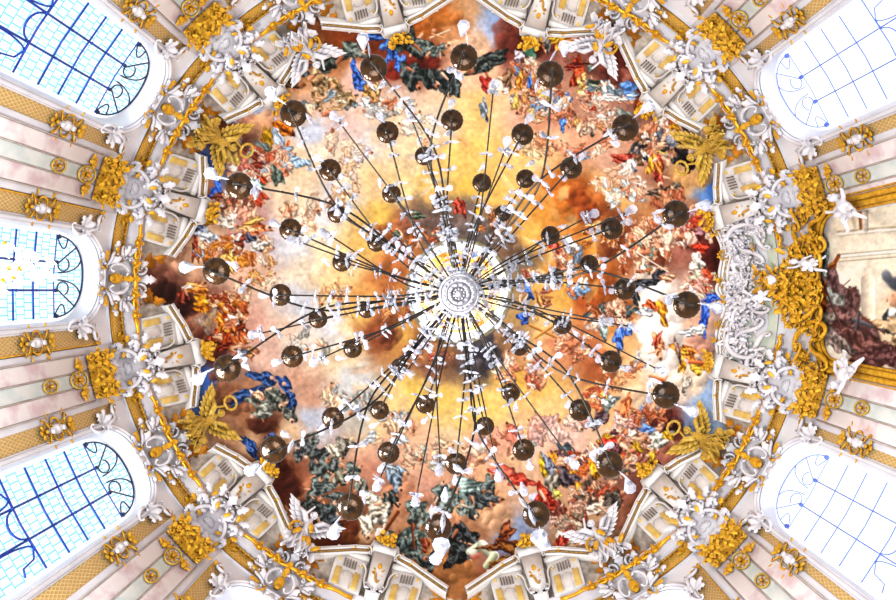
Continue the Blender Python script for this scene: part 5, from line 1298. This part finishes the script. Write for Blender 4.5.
putto((12.0, 24.0, 35, .25, .55), -20, 'small white putto clinging to the inner edge of the gold crest', poseA, .9)

# stucco over the chancel arch, between the fresco and the painting frame
ref = Vector(dome(0, 295)); root = empty('stucco_overdoor', ref)
mb = MB(); us = np.linspace(-17, 17, 41); rs = np.linspace(266, 324, 16)
vs = [(RAD(a)*r, r, 2.0+1.5*math.sin((r-266)/58*PI)) for r in rs for a in us]
mb.add(vs, [(i*41+k, i*41+k+1, (i+1)*41+k+1, (i+1)*41+k) for i in range(15) for k in range(40)])
build('ground', mb, M['mint'], root, ref, fn=D_)
mb = MB(); rg = random.Random(12)
for s_ in (-1, 1):
    mb.scroll((s_*62, 292, 0), 90-s_*30, 46, 'C', 2.6, 1.2, s_, 5, 4); mb.scroll((s_*40, 300, 0), 90+s_*22, 36, 'S', 2.2, 1.2, s_, 5, 3); mb.scroll((s_*24, 284, 0), 90+s_*70, 26, 'C', 2.0, 1.4, -s_, 5, 3)
    mb.scroll((s_*52, 312, 0), 90+s_*60, 28, 'S', 2.0, 1.3, -s_, 5, 3); mb.scroll((s_*76, 308, 0), 90-s_*70, 24, 'C', 2.0, 1.4, s_, 6, 3)
    mb.scroll((s_*20, 308, 0), 90-s_*12, 24, 'C', 1.8, 1.4, s_, 5, 3)
    rich(mb, (s_*20, 288), 16, 12, 16, 51+s_, 6, 11, 1.5); rich(mb, (s_*60, 290), 16, 12, 14, 53+s_, 6, 11, 1.5); rich(mb, (s_*44, 278), 14, 6, 12, 55+s_, 6, 9, 1.3); rich(mb, (s_*70, 315), 14, 8, 12, 57+s_, 6, 10, 1.4)
rich(mb, (0, 287), 18, 14, 30, 59, 7, 10, 1.6); rich(mb, (38, 292), 20, 14, 26, 61, 5, 10, 1.5); rich(mb, (-38, 292), 20, 14, 26, 62, 5, 10, 1.5); rich(mb, (0, 306), 40, 10, 26, 63, 5, 9, 1.4); rich(mb, (8, 276), 26, 6, 14, 60, 6, 8, 1.2)
build('white_scrolls', mb, M['white'], root, ref, fn=D_)
for s_ in (-1, 1):
    for (u, v, a, b_, k) in ((34, 306, 15, 8, 4), (66, 298, 9, 10, 4), (12, 300, 7, 6, 3)):
        mb = MB(); mb.blob((s_*u, v, 2), (a, b_, k), 16, 8); build('white_cushion', mb, M['white'], root, ref, fn=D_)
def er(u): return 268+3.0*math.sin(u*.11)+(-6 if abs(u) < 10 else 0)*math.cos(u/10*PI/2)
mb = MB(); us = np.linspace(-78, 78, 90)
for dr, h, w in ((0, 6, 1.6), (4, 7, 1.2), (8.5, 6, 1.6)): mb.tube([(u, er(u)+dr, h) for u in us], w, 7)
vs = []
for u in us: vs += [(u, er(u), 0), (u, er(u), 6), (u, er(u)+9, 6), (u, er(u)+9, 0)]
mb.add(vs, [(4*k+j, 4*k+4+j, 4*k+5+j, 4*k+1+j) for k in range(89) for j in range(3)])
build('scalloped_border', mb, M['pale'], root, ref, fn=D_)
mb = MB()
for u in np.arange(-75, 76, 6.5): mb.blob((u, er(u)+6, 7), (1.1, 1.9, 1), 6, 4)
for u in (-62, -36, -12, 10, 34, 50): rich(mb, (u, er(u)+1), 4.5, 4, 7, int(60+u), 8, 5.5, .9)
rich(mb, (-44, 306), 4, 3, 3, 88, 9, 5, .9)
build('gold_sprays', mb, M['gold'], root, ref, fn=D_)
tag(root, 'swelling white and pale green stucco overdoor with gold sprays above the framed painting', 'stucco ornament')
# ------------------------------------------------------------------ the chandelier hanging on the axis
AX, AY = 459.0, 294.0
def at(px, py, z): return Vector(((px-CX)*z/F, (py-CY)*z/F, z+ZC))
ch = empty('chandelier', at(AX, AY, 5.3)); CREF = at(AX, AY, 5.3)
tag(ch, 'huge crystal chandelier of dark branching arms and bronze drip pans seen from below', 'chandelier')
def cbuild(name, mb, mat, parent=None, base=None):
    par = parent or ch
    r = CREF if base is None else base
    return build(name, mb, mat, par, r)
def lathe_at(mb, c, prof, n=24, scal=0, lob=0):
    t = MB(); t.lathe(prof, (0, 0, 0), n, scal, lob); mb.add([(p[0]+c[0], p[1]+c[1], p[2]+c[2]) for p in t.v], t.f)
axp = lambda z: Vector((CREF.x, CREF.y, z+ZC))
mb = MB(); lathe_at(mb, axp(5.3), [(0, 0), (.03, 0), (.035, .012), (.06, .012), (.065, .0), (.09, .004), (.095, .02), (.10, .02), (.105, .008), (.135, .03), (.150, .05), (.152, .035), (.168, .05), (.172, .08), (.160, .16), (.10, .22), (0, .22)], 48)
bowl = cbuild('bowl', mb, M['silver'])
mb = MB()
for k in range(10):
    th = 2*PI*k/10
    p = axp(5.3)
    mb.blob((p.x+.075*math.cos(th), p.y+.075*math.sin(th), p.z+.0), (.016, .016, .012), 8, 5); mb.blob((p.x+.042*math.cos(th+.3), p.y+.042*math.sin(th+.3), p.z+.004), (.012, .012, .010), 8, 5)
    for q in (-1, 1): mb.blob((p.x+.122*math.cos(th+q*.15), p.y+.122*math.sin(th+q*.15), p.z+.02), (.012, .012, .014), 7, 5)
mb.blob((axp(5.3).x, axp(5.3).y, axp(5.3).z-.004), (.022, .022, .016), 10, 6)
build('rosette', mb, M['silver'], bowl, CREF)
mb = MB(); lathe_at(mb, axp(0), [(.05, 5.5), (.12, 5.7), (.07, 6.0), (.10, 6.3), (.05, 6.6), (.09, 7.2), (.05, 7.6), (.07, 8.2), (.04, 8.6), (.05, 9.4), (.02, 9.8), (.015, 33.6)], 16)
cbuild('stem', mb, M['iron'])
T1 = [(292,112),(237,185),(214,271),(225,369),(272,451),(349,509),(438,530),(537,517),(611,466),(668,396),(689,305),(678,213),(627,126),(551,72),(464,55),(373,66)]
T2 = [(387,131),(329,169),(289,229),(279,295),(291,357),(332,419),(388,454),(456,465),(524,451),(581,411),(612,362),(626,289),(613,228),(572,167),(523,133),(452,119)]
T3 = [(424,155),(391,193),(341,262),(317,319),(352,349),(379,411),(425,405),(485,427),(511,393),(563,325),(590,264),(551,235),(526,178),(482,182),(336,213),(376,242)]
T4 = [(440,203),(503,213),(366,310),(399,367),(520,348),(556,276)]
SPK = [(340,123),(493,93),(300,242),(331,236),(262,333),(569,457),(417,493),(380,478),(628,326),(655,368),(586,218),(624,214),(322,358),(497,468),(600,320),(505,150),(412,120),(440,462)]
FK = [(432,147),(540,181),(590,273),(566,375),(475,430),(370,405),(318,313),(337,207)]
rg = random.Random(17)
def catmull(pts, n=7):
    out = []; P = [pts[0]]+list(pts)+[pts[-1]]
    for i in range(1, len(P)-2):
        a, b, c, d = P[i-1], P[i], P[i+1], P[i+2]
        for k in range(n):
            t = k/n; out.append(.5*((2*b)+(c-a)*t+(2*a-5*b+4*c-d)*t*t+(3*b-a-3*c+d)*t**3))
    out.append(pts[-1]); return out
def kite(mb, c, L_, W_, d1, d2, th=.012, lobed=False):
    """faceted pendant: pear/kite plate with a raised table; d1 long axis, d2 cross axis"""
    c = Vector(c); d1 = d1.normalized(); d2 = (d2-d1*d2.dot(d1)).normalized(); nn = d1.cross(d2)
    pr = [(-.5, .10), (.14, .5), (.42, .36), (.5, 0)]
    ring = [(a, w) for a, w in pr]+[(a, -w) for a, w in reversed(pr[:-1])]
    m = len(ring)
    o = [c+d1*a*L_+d2*w*W_ for a, w in ring]
    t1 = [c+d1*a*L_*.55+d2*w*W_*.55+nn*th for a, w in ring]; t2 = [c+d1*a*L_*.55+d2*w*W_*.55-nn*th for a, w in ring]
    mb.add(o+t1+t2, [(k, (k+1) % m, m+(k+1) % m, m+k) for k in range(m)]+[((k+1) % m, k, 2*m+k, 2*m+(k+1) % m) for k in range(m)]+[tuple(range(m, 2*m)), tuple(range(3*m-1, 2*m-1, -1))])
def almond(mb, c, L_, W_, d1):
    d1 = d1.normalized(); a = d1.orthogonal().normalized(); b = d1.cross(a); c = Vector(c); n = 6; vs = [c-d1*L_/2]
    for q, w in ((-.22, .8), (.05, 1.0), (.3, .6)):
        for k in range(n):
            t = 2*PI*k/n; vs.append(c+d1*q*L_+(a*math.cos(t)+b*math.sin(t)*.6)*W_/2*w)
    vs.append(c+d1*L_/2)
    fs = [(0, 1+(k+1) % n, 1+k) for k in range(n)]
    for i in range(2): fs += [(1+i*n+k, 1+i*n+(k+1) % n, 1+(i+1)*n+(k+1) % n, 1+(i+1)*n+k) for k in range(n)]
    fs += [(1+2*n+k, 1+2*n+(k+1) % n, len(vs)-1) for k in range(n)]
    mb.add(vs, fs)
# shared small meshes, one origin each
pm = MB(); R_ = .122
pm.lathe([(0, .0), (.02, 0), (.028, .012), (.05, .008), (.07, .02), (.088, .016), (.10, .032), (.113, .034), (R_, .052), (R_*.985, .06), (.09, .05), (.03, .03), (0, .03)], (0, 0, 0), 54, .022, 18)
pan0 = build('drip_pan', pm, M['bronze']); pan_me = pan0.data; bpy.data.objects.remove(pan0)
cm_ = MB(); cm_.lathe([(.028, .03), (.034, .07), (.022, .085), (.02, .09), (.018, .34), (.012, .36), (0, .365)], (0, 0, 0), 12)
c0 = build('candle', cm_, M['candle']); cand_me = c0.data; bpy.data.objects.remove(c0)
def inst(name, me, parent, loc, off):
    o = bpy.data.objects.new(name, me); col.objects.link(o); o.parent = parent; o.location = Vector(loc)-Vector(off); return o
pend = []   # big pendants: (mesh builder, size)
chips = MB()
def chip_pair(p, d, s):
    """little leaf-cut drops strung on an arm, and a bead"""
    d = d.normalized(); side = Vector((-d.y, d.x, 0)).normalized(); s *= .74
    for q in (-1, 1):
        v = side*q*rg.uniform(.7, 1)+d*rg.uniform(-.5, .5)+Vector((0, 0, rg.uniform(-.5, .2)))
        if rg.random() < .55: almond(chips, p+v*s*.5, s*rg.uniform(.8, 1.2), s*.42, v)
        else: kite(chips, p+v*s*.45, s*rg.uniform(.8, 1.1), s*.62, v, d+Vector((0, 0, .3)), .01)
    chips.blob(tuple(p+Vector((0, 0, -.02))), .016, 6, 5)
def big(p, L_, W_, d1, d2, kind='kite'):
    L_ *= .82; W_ *= .8
    mb = MB()
    if kind == 'kite': kite(mb, p, L_, W_, d1, d2, .014)
    else: almond(mb, p, L_, W_, d1)
    pend.append((L_*W_*(10/p[2])**2, mb, Vector(p)))
def radial(px, py):
    d = Vector((px-AX, py-AY, 0)); return d.normalized()
def arm(tip, z, start_z, via=None, thick=.012, pan=True, drop=.10, nchip=4, cs=.11, tier=1):
    rd = radial(*tip); end = at(tip[0], tip[1], z)
    sd = radial(*via) if via else rd
    p0 = axp(start_z)+sd*.11
    pts = [p0]
    if via:
        jit = Vector((-sd.y, sd.x, 0))*rg.uniform(-.03, .03)
        m = at(via[0], via[1], z+.15)
        pts += [p0.lerp(m, .5)+Vector((0, 0, .12))+jit, m+jit]
    elif tier:
        a_ = math.atan2(rd.y, rd.x); base = [math.atan2(q[1]-AY, q[0]-AX) for q in FK]; base += [b_+.393 for b_ in base]
        b_ = min(base, key=lambda q: abs((q-a_+PI) % (2*PI)-PI)); L_ = math.hypot(tip[0]-AX, tip[1]-AY)*.38
        m = at(AX+L_*math.cos(b_), AY+L_*math.sin(b_), (z+start_z)/2+.05)
        p0 = axp(start_z)+Vector((math.cos(b_), math.sin(b_), 0))*.11; jv = Vector((-math.sin(b_), math.cos(b_), 0))*rg.uniform(-.05, .05); pts = [p0+jv*.7, m+jv*1.6]
    else:
        pts += [p0.lerp(end, .45)+Vector((0, 0, .06))]
    v = end-pts[-1]; v.z = 0
    pts += [end-v*.14+Vector((0, 0, -drop)), end+Vector((0, 0, -drop*.8)), end+Vector((0, 0, .02))]
    path = catmull(pts)
    n = len(path)
    mb = MB(); mb.tube(path, [thick*.72*(1.25-.35*i/n) for i in range(n)], 7)
    for i in range(3, n-2, 3): mb.blob(tuple(path[i]), thick*1.15, 6, 5)
    a = cbuild('arm', mb, M['iron'])
    if pan:
        inst('drip_pan', pan_me, a, end, CREF); inst('candle', cand_me, a, end, CREF)
    step = max(1, (n-6)//(nchip+1))
    for k in range(nchip):
        lim = n-(15 if pan else 3); i = min(n-3, int(2+(lim-2)*(k+.5+rg.uniform(-.3, .3))/nchip)); chip_pair(path[i]+Vector((0, 0, -.02)), path[min(i+1, n-1)]-path[i-1], cs*rg.uniform(.8, 1.2))
    return path, rd, end
for i, t in enumerate(T1):
    f = min(FK, key=lambda q: abs(((math.atan2(q[1]-AY, q[0]-AX)-math.atan2(t[1]-AY, t[0]-AX)+PI) % (2*PI))-PI))
    path, rd, e = arm(t, 5.6, 6.3, f, .0125, nchip=8, cs=.12)
    sd = Vector((-rd.y, rd.x, 0))
    tilt = Vector((0, 0, -.35))
    big(e+rd*.21+Vector((0, 0, -.06))+sd*rg.uniform(-.03, .03), .175, .14, rd*1+sd*rg.uniform(-.5, .5)+tilt*.4, sd+tilt*.2)
    big(e-rd*.19+sd*rg.choice((-1, 1))*.07+Vector((0, 0, -.10)), .17, .06, rd+sd*rg.uniform(-.6, .6), sd, 'almond')
    big(e+rd*.11+sd*rg.uniform(-.05, .05)+Vector((0, 0, -.09)), .17, .032, rd+sd*rg.uniform(-.3, .3), sd, 'almond')
    big(e-rd*.20+sd*rg.uniform(-.06, .06)+Vector((0, 0, -.05)), .12, .08, rd*.4+sd, rd)
for t in T2:
    path, rd, e = arm(t, 6.9, 7.0, None, .0125, nchip=8, cs=.12, drop=.09); sd = Vector((-rd.y, rd.x, 0))
    big(e-rd*.17+sd*rg.uniform(-.05, .05)+Vector((0, 0, -.07)), .13, .09, sd+rd*rg.uniform(-.5, .5), rd)
    big(e+rd*.14+Vector((0, 0, -.07)), .16, .11, rd+sd*rg.uniform(-.4, .4), sd)
for t in T3:
    path, rd, e = arm(t, 8.1, 8.0, None, .014, nchip=8, cs=.14, drop=.09); sd = Vector((-rd.y, rd.x, 0))
    big(e+rd*.16+sd*rg.uniform(-.06, .06)+Vector((0, 0, -.10)), .17, .09, sd*.6+rd, sd)
for t in T4: arm(t, 9.2, 8.8, None, .014, nchip=6, cs=.15)
for t in SPK:
    path, rd, e = arm(t, 6.2, 6.6, None, .010, pan=False, drop=.02, nchip=4, cs=.11); sd = Vector((-rd.y, rd.x, 0))
    big(e+rd*.07, .17, .12, rd+sd*rg.uniform(-.4, .4)+Vector((0, 0, -.3)), sd)
# inner bouquet of arms and drops round the stem
for k in range(14):
    f_ = FK[k % 8]; a = math.atan2(f_[1]-AY, f_[0]-AX)+rg.uniform(-.13, .13); L_ = rg.uniform(60, 110); z = rg.uniform(6.0, 7.2)
    path, rd, e = arm((AX+L_*math.cos(a), AY+L_*math.sin(a)), z, 6.0, None, .009, pan=False, drop=0, nchip=7, cs=.11)
    sd = Vector((-rd.y, rd.x, 0)); chip_pair(e, rd, .12)
for x, y in ((441, 548), (540, 540)):     # two sunlit tulip drops at the lower edge
    e = at(x, y, 5.5); rd = radial(x, y); sd = Vector((-rd.y, rd.x, 0))
    big(e, .23, .20, -rd, sd); big(e-rd*.22, .24, .09, rd, sd, 'almond')
    big(e-rd*.46, .16, .09, rd, sd)
pend.sort(key=lambda q: -q[0])
for k, (s_, mb, p) in enumerate(pend):
    if k < 98: build('crystal_pendant', mb, M['crystal'], ch, CREF, smooth=False)
    else: chips.add(mb.v, mb.f)
tag(build('crystal_chips', chips, M['crystal'], ch, CREF, smooth=False), kind='stuff')

# ------------------------------------------------------------------ glare close to the left window, added as glowing crystal drops
lp = at(4, 268, 13.5); root = empty('window_glare', lp)
M['glow'] = noisy('glare_crystal', 'fff6dc', 'ffffff', .2, scale=12)
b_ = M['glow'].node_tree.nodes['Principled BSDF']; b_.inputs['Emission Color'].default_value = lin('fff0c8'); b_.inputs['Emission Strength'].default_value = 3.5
mb = MB(); lathe_at(mb, lp, [(.02, -.5), (.06, -.3), (.03, 0), (.08, .3), (.03, .6), (.02, 1.5)], 12); build('stem', mb, M['gold'], root, lp)
r3 = random.Random(8)
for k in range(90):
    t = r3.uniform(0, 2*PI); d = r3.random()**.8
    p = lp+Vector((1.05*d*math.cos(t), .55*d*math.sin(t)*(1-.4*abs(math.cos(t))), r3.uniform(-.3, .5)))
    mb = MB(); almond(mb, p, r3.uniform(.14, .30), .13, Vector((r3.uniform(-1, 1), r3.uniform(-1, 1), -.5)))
    build('glare_drop', mb, M['glow'], root, lp, smooth=False)
for k in range(14):
    t = r3.uniform(0, 2*PI); d = .5+.6*r3.random()
    mb = MB(); mb.blob(tuple(lp+Vector((1.1*d*math.cos(t), .5*d*math.sin(t), -.4))), .045, 7, 5); build('glare_bead', mb, M['gold'], root, lp)
tag(root, 'glare at the middle left window, added as glowing crystal drops, cut by the left edge', 'lamp')

# ------------------------------------------------------------------ light and camera
w = bpy.data.worlds.new('World'); bpy.context.scene.world = w; w.use_nodes = True
nt = w.node_tree; N = nt.nodes; bg = N['Background']
tc = N.new('ShaderNodeTexCoord'); sp = N.new('ShaderNodeSeparateXYZ'); nt.links.new(tc.outputs['Generated'], sp.inputs[0])
cr = N.new('ShaderNodeValToRGB'); e = cr.color_ramp.elements
mr = N.new('ShaderNodeMapRange'); mr.inputs['From Min'].default_value = -1; mr.inputs['From Max'].default_value = 1
nt.links.new(sp.outputs['Z'], mr.inputs['Value']); nt.links.new(mr.outputs['Result'], cr.inputs['Fac'])
e[0].position = .0; e[0].color = (.50, .50, .52, 1); e[1].position = 1.0; e[1].color = (1.05, 1.08, 1.15, 1)
q = e.new(.47); q.color = (.93, .945, .98, 1); q = e.new(.53); q.color = (1.3, 1.35, 1.42, 1)
nt.links.new(cr.outputs['Color'], bg.inputs['Color']); bg.inputs['Strength'].default_value = WORLD
def lamp(name, kind, loc, tgt, energy, size=None, color=(1, 1, 1), **kw):
    d = bpy.data.lights.new(name, kind); d.energy = energy; d.color = color
    if kind == 'AREA': d.shape = 'DISK'; d.size = size
    elif size is not None and kind == 'POINT': d.shadow_soft_size = size
    o = bpy.data.objects.new(name, d); col.objects.link(o); o.location = loc
    v = Vector(tgt)-Vector(loc); o.rotation_euler = v.to_track_quat('-Z', 'Y').to_euler()
    return o
lamp('right_fill', 'AREA', (-8, 4, 2), (8, -2, 22), 4500, 4, (1, .97, .92))  # unseen area fill, added to brighten the right side and model the relief
sn = lamp('dome_fill_sun', 'SUN', (0, 0, -2), (0.6, -.25, 20), DOME_FILL, None, (1, .99, .965)); sn.data.angle = RAD(25)  # added sun shining up from below to brighten the dome, no real source
lamp('lantern_daylight', 'POINT', (0, .9, 32.6+ZC), (0, 0, 0), 300, .3, (1, .95, .85))
cam = bpy.data.cameras.new('camera'); cam.sensor_width = 36; cam.lens = F*36/896; cam.clip_end = 200
cam.shift_x = -(CX-448)/896; cam.shift_y = (CY-300)/896
co = bpy.data.objects.new('camera', cam); col.objects.link(co); co.location = (0, 0, ZC); co.rotation_euler = (PI, 0, 0)
sc = bpy.context.scene; sc.camera = co
sc.view_settings.view_transform = 'Standard'; sc.view_settings.look = 'None'; sc.view_settings.exposure = EXPO
sc.cycles.max_bounces = 6; sc.cycles.transparent_max_bounces = 12; sc.cycles.caustics_reflective = False; sc.cycles.caustics_refractive = False
